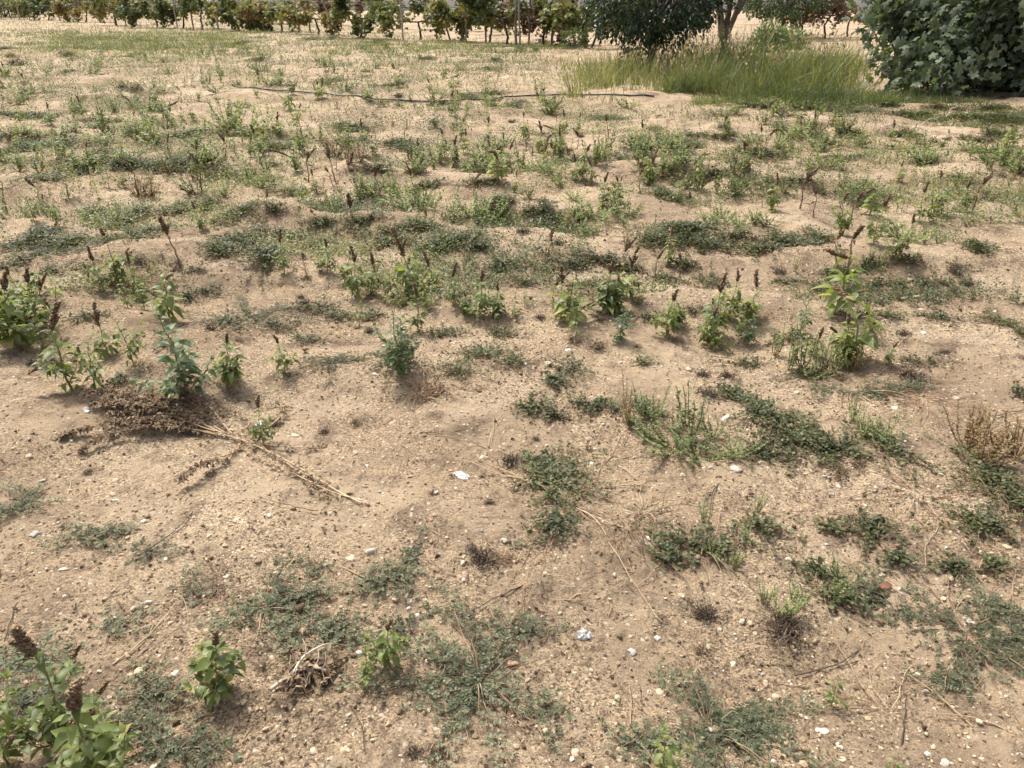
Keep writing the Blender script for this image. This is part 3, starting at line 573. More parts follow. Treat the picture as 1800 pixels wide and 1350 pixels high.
for a in [(830, 1190, 150, 110, 'grey', 'star-shaped grey creeper with long feathery runners in the front middle', 26), (480, 1075, 115, 60, 'grey'), (560, 1110, 70, 35, 'grey'), (680, 1025, 65, 32, 'grey'), (1250, 1285, 125, 95, 'grey', None, 26), (1120, 1310, 70, 45, 'grey'), (1710, 1130, 130, 90, 'grey', None, 22), (1770, 1090, 70, 70, 'grey'), (270, 1225, 60, 60, 'grey'), (230, 1285, 70, 40, 'grey'), (330, 1320, 90, 30, 'grey'), (40, 890, 60, 45, 'grey'), (160, 945, 60, 20, 'grey'), (255, 975, 60, 25, 'grey', None, 4), (500, 1050, 60, 25, 'grey'), (900, 1110, 80, 30, 'grey', None, 5), (340, 1040, 25, 35, 'grey', None, 3), (60, 1170, 60, 40, 'grey'), (200, 1100, 60, 30, 'grey', None, 4), (700, 1110, 40, 25, 'grey', None, 4), (1560, 1060, 50, 40, 'grey'), (730, 960, 30, 40, 'grey', None, 3), (560, 1000, 40, 20, 'grey', None, 3), (40, 1250, 80, 60, 'grey'), (1650, 1190, 60, 40, 'grey', None, 6), (970, 1260, 50, 60, 'grey', None, 6), (590, 640, 60, 18, 'grey'), (80, 440, 80, 30, 'grey'), (440, 560, 75, 25, 'grey'), (1450, 690, 60, 20, 'grey', None, 5),
          (980, 850, 100, 60), (975, 925, 55, 40), (950, 820, 50, 30), (1230, 960, 110, 45), (1170, 980, 60, 30), (1400, 775, 95, 45), (1470, 790, 90, 40), (1340, 800, 60, 25), (1560, 785, 60, 45), (1740, 850, 90, 75, 'mat', 'red-stalked dark mat at the edge of a bare slope', 36), (1720, 920, 80, 45), (1790, 880, 50, 70), (1530, 935, 60, 40), (1580, 990, 40, 30), (1480, 1055, 75, 45), (1440, 1010, 45, 25), (1040, 715, 60, 22), (940, 720, 45, 22), (975, 735, 35, 14), (1130, 722, 50, 20), (1330, 725, 60, 28), (1290, 700, 50, 22), (1380, 740, 40, 18), (1340, 930, 50, 30), (1470, 935, 40, 20), (1670, 1000, 35, 20), (1740, 1000, 35, 15),
          (690, 640, 65, 30), (840, 625, 65, 25), (800, 655, 60, 20), (900, 640, 40, 18), (1000, 650, 45, 22), (975, 675, 40, 18), (1130, 640, 25, 10), (560, 545, 60, 18), (490, 575, 70, 16), (400, 570, 40, 15), (365, 515, 45, 16), (330, 525, 30, 12), (215, 675, 40, 15),
          (430, 430, 70, 22), (390, 445, 50, 15), (470, 455, 60, 15), (250, 460, 40, 14), (60, 425, 55, 25), (20, 470, 40, 25), (115, 430, 60, 16), (240, 420, 50, 14), (215, 400, 40, 14), (300, 295, 80, 14), (230, 290, 55, 12), (160, 288, 40, 10), (85, 318, 55, 14), (130, 305, 30, 10), (40, 262, 50, 12), (110, 255, 30, 10), (600, 375, 55, 14), (645, 390, 45, 14), (560, 395, 35, 12), (740, 400, 65, 16), (800, 425, 75, 16), (700, 408, 45, 12), (760, 440, 55, 12), (840, 440, 40, 12), (690, 430, 40, 12), (1200, 405, 85, 18), (1150, 425, 45, 14), (1230, 432, 75, 16), (1290, 420, 45, 12), (1380, 430, 60, 16), (1330, 445, 55, 12), (1440, 425, 40, 12), (1060, 460, 60, 14), (1000, 470, 50, 12), (1100, 475, 45, 12), (1170, 492, 45, 14), (1200, 470, 30, 12), (1010, 380, 40, 12), (960, 395, 45, 12), (930, 375, 35, 10), (880, 360, 40, 10), (1520, 470, 55, 12), (1470, 485, 40, 12), (1440, 510, 35, 12), (1560, 558, 55, 12), (1500, 555, 35, 8), (1760, 570, 60, 20), (1795, 590, 40, 16), (1795, 695, 25, 14), (1680, 470, 30, 8), (1620, 500, 25, 8), (1600, 460, 30, 8), (360, 365, 50, 12), (310, 372, 40, 10), (420, 375, 55, 12), (480, 370, 35, 10), (250, 375, 35, 8), (160, 378, 40, 10), (520, 340, 45, 8), (390, 310, 40, 10), (90, 480, 40, 14), (860, 300, 50, 10), (840, 325, 50, 10), (750, 330, 50, 9), (660, 300, 40, 9), (1180, 350, 50, 10), (1260, 310, 50, 9), (1400, 320, 50, 9), (1520, 360, 40, 9), (1690, 320, 35, 7), (1330, 270, 50, 8), (1590, 240, 40, 6), (1500, 235, 40, 6), (1200, 260, 50, 8), (620, 230, 50, 8), (700, 255, 40, 8), (480, 262, 40, 8), (30, 205, 40, 6), (330, 240, 45, 8), (1620, 205, 70, 7), (1700, 208, 80, 7), (1775, 212, 50, 8), (1500, 198, 60, 5), (1420, 192, 60, 5), (1560, 186, 50, 5), (1330, 188, 60, 4), (1660, 190, 50, 5), (1760, 240, 50, 7), (1740, 192, 50, 5)]:
    mat(*a)
for a in [(150, 560, 45, 12), (290, 610, 35, 10), (540, 600, 50, 10), (600, 560, 40, 10), (780, 590, 55, 14), (880, 590, 40, 12), (650, 560, 45, 12), (930, 500, 45, 10), (1040, 500, 40, 10), (1130, 560, 45, 12), (1220, 550, 35, 10), (1380, 600, 45, 12), (1310, 640, 60, 12), (1430, 660, 70, 14), (560, 440, 50, 12), (500, 420, 55, 12), (880, 470, 40, 10), (340, 480, 40, 10), (150, 470, 50, 12), (100, 640, 45, 12), (1250, 500, 40, 10), (1380, 500, 45, 10), (1650, 560, 40, 10), (1580, 500, 40, 9), (1720, 440, 40, 9), (1620, 640, 60, 12), (1560, 690, 70, 16, 'grey')]:
    mat(*a)
n = 0
while n < 62:
    px, py = U(0, 1800), U(66, 290)
    if px > 1010 and py < 188: continue
    c = G(px, py)
    if H(c[0], c[1]) > .01 and py > 130: continue
    mat(px, py, U(.15, .4) * pxm(c), U(2, 5), 'mat', None, None, .55); n += 1

# ---------------------------------------------------------------- dead and dry things
def drape(pts2, n, rise=0.0, arch=0.0):
    q = spline(np.asarray(pts2, float), n); t = np.linspace(0, 1, n)
    return np.column_stack([q[:, :2], H(q[:, 0], q[:, 1]) + .004 + rise + arch * np.sin(t * math.pi)])
def pxs(L): return [G(*a)[:2] for a in L]
# the big flattened weed
root = G(400, 772); R0 = np.array([root[0], root[1], 0]); fw = empty('flattened_weed', R0)
st, lf = MB(), MB()
def dead_branch(pl, r, rise, crumbs, csz=.011, tint=(.2, .9)):
    p = drape(pxs(pl), 18, rise * U(.3, 1), rise) - R0; tube(st, p, r * np.linspace(1, .4, 18), 5, U(.55, 1)); L = np.linalg.norm(np.diff(p, axis=0), axis=1).sum()
    k = int(crumbs * L); t = U(.15, 1, k) * 17; q = np.stack([np.interp(t, np.arange(18), p[:, j]) for j in range(3)], -1) + rng.normal(0, .008, (k, 3)) * [1, 1, .7]
    q[:, 2] = np.maximum(q[:, 2], H(q[:, 0] + R0[0], q[:, 1] + R0[1]) + .003)
    add_inst(lf, L_OVATE2, q, unit_dirs(U(0, 6.28, k), U(-.3, 1, k)), ups_for(k), csz * U(.8, 2.2, k), U(.5, 1.3, k), U(*tint, k))
    return p
dead_branch([(636, 888), (570, 855), (500, 815), (430, 782), (370, 765), (330, 752)], .0034, .012, 130)
dead_branch([(640, 885), (560, 862), (480, 822), (410, 785)], .0024, .01, 90)
for pl in [[(400, 772), (320, 762), (230, 752), (150, 768), (105, 773)], [(390, 768), (300, 765), (200, 778), (140, 798)], [(380, 765), (300, 738), (220, 722), (160, 716)], [(370, 760), (280, 728), (200, 706), (150, 704)], [(385, 765), (310, 735), (250, 722), (185, 712)], [(395, 770), (330, 740), (275, 715), (262, 690)], [(400, 770), (340, 735), (300, 720), (240, 718)], [(390, 768), (330, 750), (260, 742), (190, 735)], [(400, 770), (350, 745), (300, 748), (235, 752)],
           [(410, 772), (370, 730), (330, 712), (325, 700)], [(360, 765), (355, 740), (365, 722)], [(405, 775), (440, 755), (420, 735), (380, 728)], [(400, 772), (450, 768), (490, 745), (500, 728), (490, 715), (465, 718)], [(410, 775), (470, 790), (540, 795), (570, 785)], [(408, 808), (370, 832), (335, 852), (318, 862)], [(430, 785), (400, 815), (360, 840)], [(340, 750), (300, 735), (290, 752)], [(360, 757), (280, 758), (210, 760)], [(350, 752), (262, 735), (200, 728)], [(500, 815), (520, 835), (560, 850)], [(560, 850), (545, 868), (590, 880)], [(380, 768), (310, 752), (255, 760), (180, 748)], [(375, 764), (320, 745), (240, 732), (172, 725)], [(380, 766), (345, 728), (290, 715)]]:
    dead_branch(pl, .0026, .028 if pl[-1][0] < 330 else .014, 760 if pl[-1][0] < 330 else 240, .0082, (0, .62))
st.build('stem', M['straw'], fw); lf.build('foliage', M['dry'], fw)
tag(fw, 'flattened brown dead weed sprawling over sand, stalk pointing to the lower right', 'dead weed')

# dry runners radiating over the sand
def dead_runners(px, py, n, L0, L1, label, r=.0019, mat_='runner', rise=.018, name='dead_runner_weed', arc=(0, 6.28), crumbs=0):
    c = G(px, py); o = np.array([c[0], c[1], 0]); st = MB()
    for i in range(n):
        a = U(*arc); L = U(L0, L1); m = 16; t = np.linspace(0, 1, m); hd = a + np.cumsum(rng.normal(0, .17, m)); s = L / m
        xy = c[:2] + np.column_stack([np.cumsum(np.cos(hd)), np.cumsum(np.sin(hd))]) * s
        z = H(xy[:, 0], xy[:, 1]) + .004 + rise * U(.1, 1) * np.abs(np.sin(t * U(3, 8)))
        p = np.column_stack([xy, z]) - o; tube(st, p, r * U(.7, 1.2) * (1.1 - .6 * t), 4, U(0, 1))
        if U(0, 1) < .6:
            k = int(U(4, 12)); hd2 = hd[k] + U(-.9, .9); m2 = 8; q = p[k] + np.column_stack([np.cos(hd2) * np.arange(m2), np.sin(hd2) * np.arange(m2), np.zeros(m2)]) * L * .04
            q[:, 2] = H(q[:, 0] + o[0], q[:, 1] + o[1]) + .005; tube(st, q, r * .6, 3, U(0, 1))
    for i in range(crumbs):
        pass
    return tag(st.build(name, M[mat_], None, True, o), label, 'dead weed', 'dead weeds')
dead_runners(1000, 888, 20, .25, .62, 'reddish dry runners radiating from one root in front of the dark mat')
dead_runners(1130, 900, 14, .2, .5, 'tangle of thin dry runners between the two dark mats right of the radiating root', .0014)
dead_runners(740, 688, 26, .08, .42, 'straw tuft of fine pale stems splayed in front of the bushy goosefoot', .0014, rise=.03)
dead_runners(1500, 685, 14, .25, .6, 'long pale runners spreading in front of the spiky clumps on the right')
dead_runners(1620, 700, 18, .1, .42, 'flattened red-brown runners beside a grey tangle on the right slope', .0015)
dead_runners(1610, 870, 16, .15, .55, 'dry runners fanned out left of the red-stalked dark mat', .0015)
dead_runners(1440, 900, 10, .2, .5, 'sparse pale runners snaking over bare sand in the right middle', .0014)
dead_runners(1700, 1110, 16, .15, .5, 'dry stems among grey creeper and two round stones', .0017)
dead_runners(1230, 760, 12, .1, .35, 'dry stems tangled behind the biggest light green spiky clump', .0014, 'dry')
dead_runners(470, 1070, 12, .1, .35, 'pale dry stems within the left grey creeper', .0014)
dead_runners(330, 1100, 6, .15, .35, 'thin straw stems lying left behind the neat spiked amaranth', .0013)
dead_runners(700, 780, 6, .2, .5, 'lone thin runners curving over sand in the middle', .0014)
dead_runners(860, 790, 9, .15, .45, 'dry runners reaching left of the dark mat', .0015)
dead_runners(850, 1200, 9, .15, .4, 'reddish dry runners under the star-shaped grey creeper', .0016, 'runner')
dead_runners(1560, 1250, 5, .2, .5, 'a few thin roots on bare sand right of the lone seedling', .0013)
dead_runners(540, 560, 12, .1, .4, 'dark thin runners flat on sand in the left middle', .0014, 'dark_dry')

for px, py, lab in [(975, 850, 'dark brown tangle of dead stems woven through the runner-ringed mat'), (1235, 965, 'brown dead stems woven through the low mat below the biggest spiky clump'), (1460, 795, 'brown dead stems threaded through the long mat on the right'), (1740, 870, 'rusty dead stems threaded through the red-stalked dark mat'), (1540, 950, 'brown dead stems across the small mat left of the curled slope edge' if False else 'brown dead stems across the small mat behind the curled reddish leaf'), (840, 1200, 'rust-brown dead stems below the star-shaped grey creeper leaves'), (1250, 1290, 'rust-brown dead stems under the grey creeper at the bottom edge'), (1100, 930, 'loose brown stem tangle between two mats in the middle'), (1690, 1000, 'loose brown stems on sand below the red-stalked dark mat')]:
    dead_runners(px, py, 22, .06, .3, lab, .0014, 'dry', .03)
# dead tufts
def make_tuft(seed, n=70, L=.09, mat_='dark_dry', spread=1.0, crumbs=140):
    global rng; keep = rng; rng = np.random.default_rng(seed); st = MB()
    for i in range(n):
        a = U(0, 6.28); l = L * U(.4, 1.1); t = np.linspace(0, 1, 6); b = np.array([U(-.3, .3) * L, U(-.3, .3) * L, 0])
        out = l * spread * U(.3, 1); hz = l * U(.1, .7)
        p = b + np.column_stack([math.cos(a) * out * t, math.sin(a) * out * t, hz * np.sin(t * U(1.5, 2.9))]) + rng.normal(0, .003, (6, 3))
        p[:, 2] = np.maximum(p[:, 2], -.003); tube(st, p, .0011 * (1.1 - .5 * t), 3, U(0, 1))
    p = rng.normal(0, L * .33, (crumbs, 3)) * [1, 1, .25]; p[:, 2] = np.abs(p[:, 2])
    add_inst(st, L_CRUMB, p, unit_dirs(U(0, 6.28, crumbs), U(-.3, 1, crumbs)), ups_for(crumbs), U(.004, .011, crumbs), 1, U(0, .7, crumbs))
    rng = keep; return st.mesh('dead_tuft', M[mat_])
TUF = [make_tuft(400 + i, n, L, m, s) for i, (n, L, m, s) in enumerate([(70, .09, 'dark_dry', 1), (50, .07, 'dry', .8), (90, .1, 'dark_dry', 1.1), (40, .08, 'dry', .5), (60, .08, 'straw', .9)])]
NAMES = ['dark shrivelled tuft', 'brown dead tuft', 'dark matted tuft', 'rusty upright dead tuft', 'straw-coloured dead tuft']
def tuft(px, py, hw, v, label=None):
    p = G(px, py); sc = hw / pxm(p) / .085; o = put('dead_tuft', TUF[v], p, U(0, 6.28), sc, .002)
    if label: tag(o, label, 'dead weed', 'dead tufts')
    else: later(o, NAMES[v], 'dead weed', 'dead tufts', p)
tuft(850, 985, 42, 2, 'dark half of the dead tuft sunk in its hole'); tuft(888, 985, 38, 4, 'straw half of the dead tuft sunk in its hole')
for a in [(1240, 1082, 38, 2), (1380, 1110, 60, 2), (1235, 1150, 32, 1), (625, 745, 22, 3), (1035, 790, 18, 3), (1160, 1090, 20, 0), (1010, 1108, 16, 0), (1235, 660, 22, 0), (1280, 665, 26, 2), (1245, 695, 30, 0), (770, 1330, 45, 1), (490, 1300, 14, 0), (730, 1325, 30, 0), (830, 970, 25, 0), (900, 815, 35, 0), (760, 685, 45, 4), (1600, 665, 35, 2), (1480, 835, 40, 3), (1510, 820, 30, 3), (1185, 600, 22, 3), (1050, 610, 30, 1), (1590, 590, 22, 0), (570, 760, 18, 0), (480, 745, 25, 1), (570, 935, 14, 0), (470, 960, 10, 0), (740, 700, 30, 4), (860, 885, 20, 0), (760, 870, 16, 0), (920, 410, 25, 0), (985, 408, 22, 1), (980, 430, 22, 0), (540, 490, 20, 3), (495, 500, 18, 4), (310, 465, 22, 1), (650, 585, 18, 0), (1660, 500, 22, 1), (1700, 500, 22, 0), (1680, 480, 22, 0), (1060, 565, 22, 0), (1010, 600, 30, 1), (950, 560, 18, 0), (1370, 480, 22, 0), (1545, 1035, 12, 3), (220, 700, 25, 0), (130, 640, 14, 0), (60, 640, 20, 0), (200, 770, 20, 0), (1120, 610, 12, 3), (1415, 1050, 14, 1), (1440, 1290, 12, 0), (260, 910, 10, 0), (370, 580, 20, 0), (90, 1120, 14, 0), (1730, 350, 30, 0), (1715, 352, 20, 3), (1480, 285, 20, 3), (1590, 235, 22, 0), (900, 355, 18, 3), (1080, 325, 14, 3), (480, 292, 20, 3), (620, 300, 15, 3), (350, 245, 20, 1), (1760, 310, 18, 3), (1270, 225, 16, 0), (1410, 235, 20, 2), (240, 160, 25, 0), (215, 155, 18, 0), (30, 115, 22, 2), (120, 100, 18, 2), (20, 100, 14, 0), (830, 170, 18, 1), (1000, 265, 16, 1), (1640, 250, 16, 0), (700, 170, 18, 1), (1720, 250, 20, 0), (1665, 245, 14, 1), (420, 600, 15, 1), (1020, 240, 15, 1), (900, 215, 15, 1)]:
    tuft(*a)
for i in range(26):
    px, py = U(60, 1750), U(480, 1300); tuft(px, py, U(8, 18), int(U(0, 3)))

# arching dead stem
c = G(490, 292); o0 = np.array([c[0], c[1], 0]); st = MB()
pa = np.array([G(455, 290), G(470, 285), G(490, 290), G(510, 288), G(535, 300)]); pa[:, 2] += np.array([0, .12, .13, .07, .004])
q = spline(pa, 20) - o0; tube(st, q, .006, 5, .3); tube(st, q + [.01, .02, -.015], .004, 5, .2)
for k in range(14):
    a = q[int(U(2, 18))]; b = a + [U(-.04, .04), U(-.03, .03), -U(.03, .1)]; tube(st, np.array([a, (a + b) / 2 + rng.normal(0, .006, 3), b]), .002, 3, U(0, .6))
tag(st.build('arching_stem', M['dark_dry'], None, True, o0), 'dark dead stem arching over sand and hanging with shreds', 'dead stem')
# pale twigs and roots
def make_twig(seed, L=.14, r=.0035, nb=4, mat_='bleached', high=.5):
    global rng; keep = rng; rng = np.random.default_rng(seed); st = MB()
    t = np.linspace(0, 1, 9)[:, None]; p = np.column_stack([L * t[:, 0] - L / 2, np.cumsum(rng.normal(0, .06, 9)) * L, L * high * np.sin(t[:, 0] * 2.4) * U(.5, 1) + r * .5]); tube(st, p, r * (1.1 - .7 * t[:, 0]), 5, U(0, 1))
    for i in range(nb):
        a = p[int(U(1, 7))]; d = nrm(np.array([U(-.3, 1), U(-1, 1), U(-.1, .9)])); l = L * U(.25, .6); q = a + d * l * t[:6] * 1.6 + rng.normal(0, .03, (6, 3)) * L * t[:6]
        q[:, 2] = np.maximum(q[:, 2], 0); tube(st, q, r * .55 * (1.1 - .6 * t[:6, 0]), 4, U(0, 1))
    rng = keep; return st.mesh('pale_twig', M[mat_])
TW = [make_twig(500 + i, L, r, n, 'bleached', hh) for i, (L, r, n, hh) in enumerate([(.16, .004, 5, .5), (.12, .003, 4, .7), (.2, .004, 6, .35), (.1, .003, 3, .2)])]
for px, py, w, v in [(660, 172, 18, 0), (730, 176, 14, 1), (830, 160, 14, 1), (955, 155, 14, 0), (1000, 158, 14, 2), (960, 182, 16, 1), (1095, 158, 22, 2), (1120, 165, 14, 0), (1130, 200, 16, 2), (1155, 195, 22, 0), (1380, 212, 12, 1), (1458, 212, 10, 1), (1600, 207, 16, 2), (1665, 210, 20, 1), (1400, 235, 25, 0), (1410, 240, 20, 2), (1485, 228, 22, 1), (1560, 240, 18, 0), (1565, 232, 22, 2), (1630, 228, 22, 1), (1620, 230, 14, 0), (1660, 275, 22, 2), (1650, 285, 18, 1), (1730, 345, 26, 0), (1735, 360, 22, 2), (1780, 305, 14, 1), (700, 190, 12, 3), (625, 196, 14, 0), (1130, 215, 20, 1), (660, 128, 12, 1), (590, 118, 12, 2), (1605, 380, 16, 0), (1720, 500, 20, 2), (385, 1165, 14, 3), (630, 160, 16, 1)][:34]:
    p = G(px, py); o = put('pale_twig', TW[v], p, U(0, 6.28), w * 2 / pxm(p) / [.16, .12, .2, .1][v] * .7, -.002); later(o, 'bleached pale twig' if v < 3 else 'short pale twig', 'twig', 'bleached twigs', p)
# the uprooted root in front
p = G(535, 1192); rt = empty('uprooted_root', p); st = MB()
q = spline([(-.07, -.045, .012), (-.045, -.02, .016), (-.015, -.005, .03), (.03, .0, .035), (.06, -.005, .03), (.075, -.02, .008)], 18); tube(st, q, np.linspace(.0055, .002, 18), 6, .4)
q = spline([(-.02, -.008, .03), (-.005, .03, .04), (.03, .06, .045), (.05, .08, .035)], 14); tube(st, q, np.linspace(.004, .0012, 14), 5, .8)
for a, b in [((.03, 0, .035), (.035, .03, .06)), ((.05, -.003, .033), (.055, .02, .07)), ((.01, 0, .035), (.02, -.03, .01)), ((.0, .03, .04), (-.01, .06, .07))]: tube(st, spline([a, (np.array(a) + b) / 2 + [.005, 0, .004], b], 6), .0014, 4, .8)
st.build('root', M['bleached'], rt); lf = MB(); k = 420; pos = rng.normal(0, 1, (k, 3)) * [.034, .03, .016] + [.015, .012, .012]; pos[:, 2] = np.abs(pos[:, 2])
add_inst(lf, L_OVATE2, pos, unit_dirs(U(0, 6.28, k), U(-.3, 1, k)), ups_for(k), U(.008, .026, k), U(.6, 1.2, k), U(0, .8, k))
for i in range(50):
    a = pos[int(U(0, k))]; tube(lf, np.array([a, a + rng.normal(0, .02, 3) * [1, 1, .5] + [0, 0, .006], a + rng.normal(0, .03, 3) * [1, 1, .3]]), .0012, 3, U(0, 1))
lf.build('dry_leaves', M['dry'], rt); tag(rt, 'uprooted pale root with curled brown leaves right of the neat spiked amaranth', 'root')
# loose dry stalks
def make_stalk(seed, L=.2, bend=.2):
    global rng; keep = rng; rng = np.random.default_rng(seed); st = MB(); t = np.linspace(0, 1, 10)
    tube(st, np.column_stack([L * (t - .5), bend * L * t * t + np.cumsum(rng.normal(0, .012, 10)) * L, .004 + .02 * L * np.sin(t * 3.1)]), .0022 * (1.1 - .6 * t), 4, U(.2, 1)); 
    if bend > .1: tube(st, np.array([[0, bend * L * .25, .004], [.1 * L, .12 * L, .01], [.25 * L, .2 * L, .004]]), .0014, 3, .5)
    rng = keep; return st.mesh('dry_stalk', M['straw' if seed % 2 else 'dark_dry'])
SK = [make_stalk(520 + i, .2, b) for i, b in enumerate([.05, .25, -.3, .0, .5, .15])]
for i, (px, py) in enumerate([(20, 1100), (270, 1120), (245, 1170), (430, 1310), (650, 1280), (1110, 1230), (1590, 600), (1490, 640), (960, 1020), (1140, 1010), (1480, 1190), (1640, 1220), (1590, 1270), (1420, 1210), (500, 900), (120, 850), (310, 950), (640, 1020), (690, 1010), (1330, 640), (780, 760), (1120, 840), (1240, 860), (570, 1140), (1320, 1150), (90, 760), (1780, 720), (1650, 640), (420, 930), (1000, 1060), (880, 1050), (1700, 1260), (150, 1180)]):
    p = G(px, py); o = put('dry_stalk', SK[i % 6], p, U(0, 6.28), U(.5, 1.25), -.001); later(o, 'thin dark stalk lying flat' if i % 2 == 0 else 'thin straw stalk lying flat', 'stalk', 'loose dry stalks', p)

# ---------------------------------------------------------------- stones and bits
def ico(sub=2):
    import bmesh
    b = bmesh.new(); bmesh.ops.create_icosphere(b, subdivisions=sub, radius=1); V = np.array([v.co[:] for v in b.verts]); F = np.array([[v.index for v in f.verts] for f in b.faces]); b.free(); return V, F
IV, IF = ico(3)
def n3(V, k, f): return (vn(V[:, 0] * f + k, V[:, 1] * f + 2.3 * k, k % 8) + vn(V[:, 1] * f + 3.1 * k, V[:, 2] * f - k, (k + 3) % 8) + vn(V[:, 2] * f + k * .7, V[:, 0] * f, (k + 5) % 8)) / 3
def make_stone(seed, squash=(1, .75, .6), cuts=5, rough=.35, m='stone'):
    r = np.random.default_rng(seed); V = IV.copy()
    for i in range(cuts):                                     # flat fracture faces
        d = nrm(r.normal(0, 1, 3)); h = r.uniform(.5, .85); e = np.maximum(0, V @ d - h); V -= e[:, None] * d * .9
    V *= (1 + 1.4 * rough * n3(V, seed % 13 + 1, 1.6) + .2 * n3(V, seed % 7 + 2, 5))[:, None]; V *= np.array(squash)
    b = MB(); b.add(V, IF, r.uniform(.2, .8)); return b.mesh('stone', M[m])
ST = [make_stone(600 + i, (1, U(.6, .95), U(.45, .75)), int(U(3, 8)), .35, m) for i, m in enumerate(['stone'] * 6 + ['white_stone'] * 3 + ['grey_stone'] * 2)]
SL = ['pale tan stone'] * 6 + ['whitish stone'] * 3 + ['grey stone'] * 2
nst = 0
def stone(px, py, w, v=None, label=None, flat=1.0):
    global nst
    p = G(px, py); s = w / 2 / pxm(p); v = int(U(0, 11)) if v is None else v
    o = put('stone', ST[v], (p[0], p[1], p[2] - s * .08 * flat), U(0, 6.28), s, 0, (U(-.3, .3), U(-.3, .3))); o.scale = (s, s, s * flat)
    if label: tag(o, label, 'stone', 'stones')
    else: later(o, ('large ' if s > .019 else 'small ' if s < .009 else '') + SL[v], 'stone', 'stones', p)
    nst += 1
stone(650, 973, 28, 7, 'biggest white stone, lying on bare sand beside a yellowish block')
stone(617, 983, 24, 2, 'yellowish block just left of the biggest white stone')
stone(815, 1020, 17, 6, 'small triangular white stone in front of the dead tuft in its hole')
for a in [(725, 1058, 20, 9), (720, 1070, 12, 7), (735, 1082, 12, 6), (720, 1015, 16, 1), (1735, 1120, 24, 0), (1702, 1095, 22, 6), (1715, 1108, 18, 1), (850, 805, 18, 0), (690, 742, 14, 1), (965, 640, 14, 2), (998, 617, 13, 6), (658, 658, 13, 8), (1385, 985, 17, 7), (1495, 960, 14, 3), (1320, 1095, 13, 4), (1305, 1092, 12, 3), (1448, 1115, 13, 0), (1215, 1200, 22, 1), (1340, 1185, 13, 9), (1365, 1227, 17, 2), (1295, 825, 24, 6), (1278, 735, 20, 8), (1250, 823, 15, 10), (1200, 835, 12, 4), (420, 915, 18, 3), (432, 922, 17, 2), (485, 1008, 14, 0), (520, 765, 15, 1), (395, 1015, 18, 2), (385, 1013, 9, 9), (110, 1082, 18, 3), (130, 1165, 20, 9), (245, 1180, 24, 2), (310, 1185, 18, 6), (260, 1060, 16, 7), (215, 1000, 14, 1), (200, 1075, 14, 8), (480, 1226, 18, 9), (550, 1320, 14, 3), (605, 1320, 22, 1), (1010, 1325, 18, 2), (960, 1285, 14, 1), (760, 1175, 14, 9), (785, 1145, 14, 0), (925, 1195, 14, 1), (1160, 1220, 18, 2), (1785, 1325, 16, 10), (1110, 1145, 18, 9), (1155, 1122, 16, 9), (1040, 1100, 14, 1), (1015, 1042, 11, 3), (1080, 1010, 12, 7), (1075, 1045, 10, 8), (845, 935, 12, 10), (885, 950, 14, 6), (1750, 548, 13, 7), (358, 360, 12, 6), (295, 420, 9, 7), (90, 447, 10, 7), (195, 385, 8, 6), (240, 385, 8, 1), (1110, 485, 12, 1), (1030, 435, 10, 1), (1090, 575, 13, 7), (1065, 570, 11, 1), (1040, 565, 9, 0), (980, 570, 10, 6), (850, 600, 12, 6), (1015, 530, 10, 6), (940, 528, 12, 7), (1610, 520, 14, 1), (1620, 545, 12, 0), (1590, 525, 13, 2), (1625, 585, 12, 6), (1600, 490, 12, 1), (1640, 490, 14, 0), (1580, 640, 12, 1), (1615, 655, 14, 7), (1570, 718, 16, 6), (1565, 730, 14, 1), (1680, 700, 12, 2), (1500, 715, 14, 1), (1770, 960, 18, 1), (1665, 963, 12, 10), (1350, 665, 13, 1), (1365, 660, 10, 7), (1400, 690, 13, 0), (150, 720, 14, 9), (30, 705, 12, 7), (75, 845, 10, 8), (205, 880, 11, 7), (123, 843, 9, 8), (60, 940, 22, 9), (645, 820, 10, 8), (355, 880, 9, 8), (770, 880, 11, 7), (20, 1110, 14, 8), (1580, 930, 10, 1), (1190, 935, 10, 3), (1255, 1185, 12, 9), (1320, 1250, 10, 7), (1510, 1250, 10, 7), (1530, 1270, 9, 8), (1390, 1285, 12, 1), (1480, 1315, 11, 7), (1550, 1010, 12, 1), (1640, 1290, 16, 6), (1660, 1340, 18, 6), (1330, 1285, 10, 2), (1210, 650, 11, 2), (1570, 420, 8, 7), (1620, 325, 8, 7), (800, 150, 8, 1), (1160, 885, 12, 1), (640, 1005, 10, 3), (560, 900, 9, 1)]:
    stone(*a)
while nst < 285:
    u = U(0, 1); px = U(0, 1800); py = 330 + 1010 * u ** 1.0
    p = G(px, py); stone(px, py, float(np.clip(rng.lognormal(-4.45, .38), .006, .03)) * pxm(p))
# far small stones and gravel
gv = MB(); V0, F0 = ico(1)
k = 40000; yy = .7 * np.exp(U(0, math.log(11 / .7), k)); xx = U(-1, 1, k) * (.6 + .8 * yy); s = np.exp(rng.normal(-6.0, .5, k)) * (1 + .10 * yy); keepm = vn(xx / .35, yy / .35, 14) + U(-1, 1, k) > -.45
xx, yy, s = xx[keepm], yy[keepm], np.clip(s[keepm], 0, .012); k = len(xx)
pos = np.column_stack([xx, yy, H_fine(xx, yy) + s * .2])
for v in range(4):
    Vv = V0 * (1 + .5 * rng.normal(0, .35, (len(V0), 1))) * [1, .8, .65]; sl_ = slice(v, None, 4); m = len(pos[sl_])
    add_inst(gv, (Vv, F0), pos[sl_], unit_dirs(U(0, 6.28, m), U(-.3, .3, m)), ups_for(m), s[sl_], U(.8, 1.1, m), U(0, 1, m))
mg = leafy('grit', [(0, (.2, .145, .09)), (.35, (.36, .26, .16)), (.8, (.52, .42, .29)), (.93, (.64, .57, .46)), (1, (.7, .66, .6))], .9, 0, .2, 40)
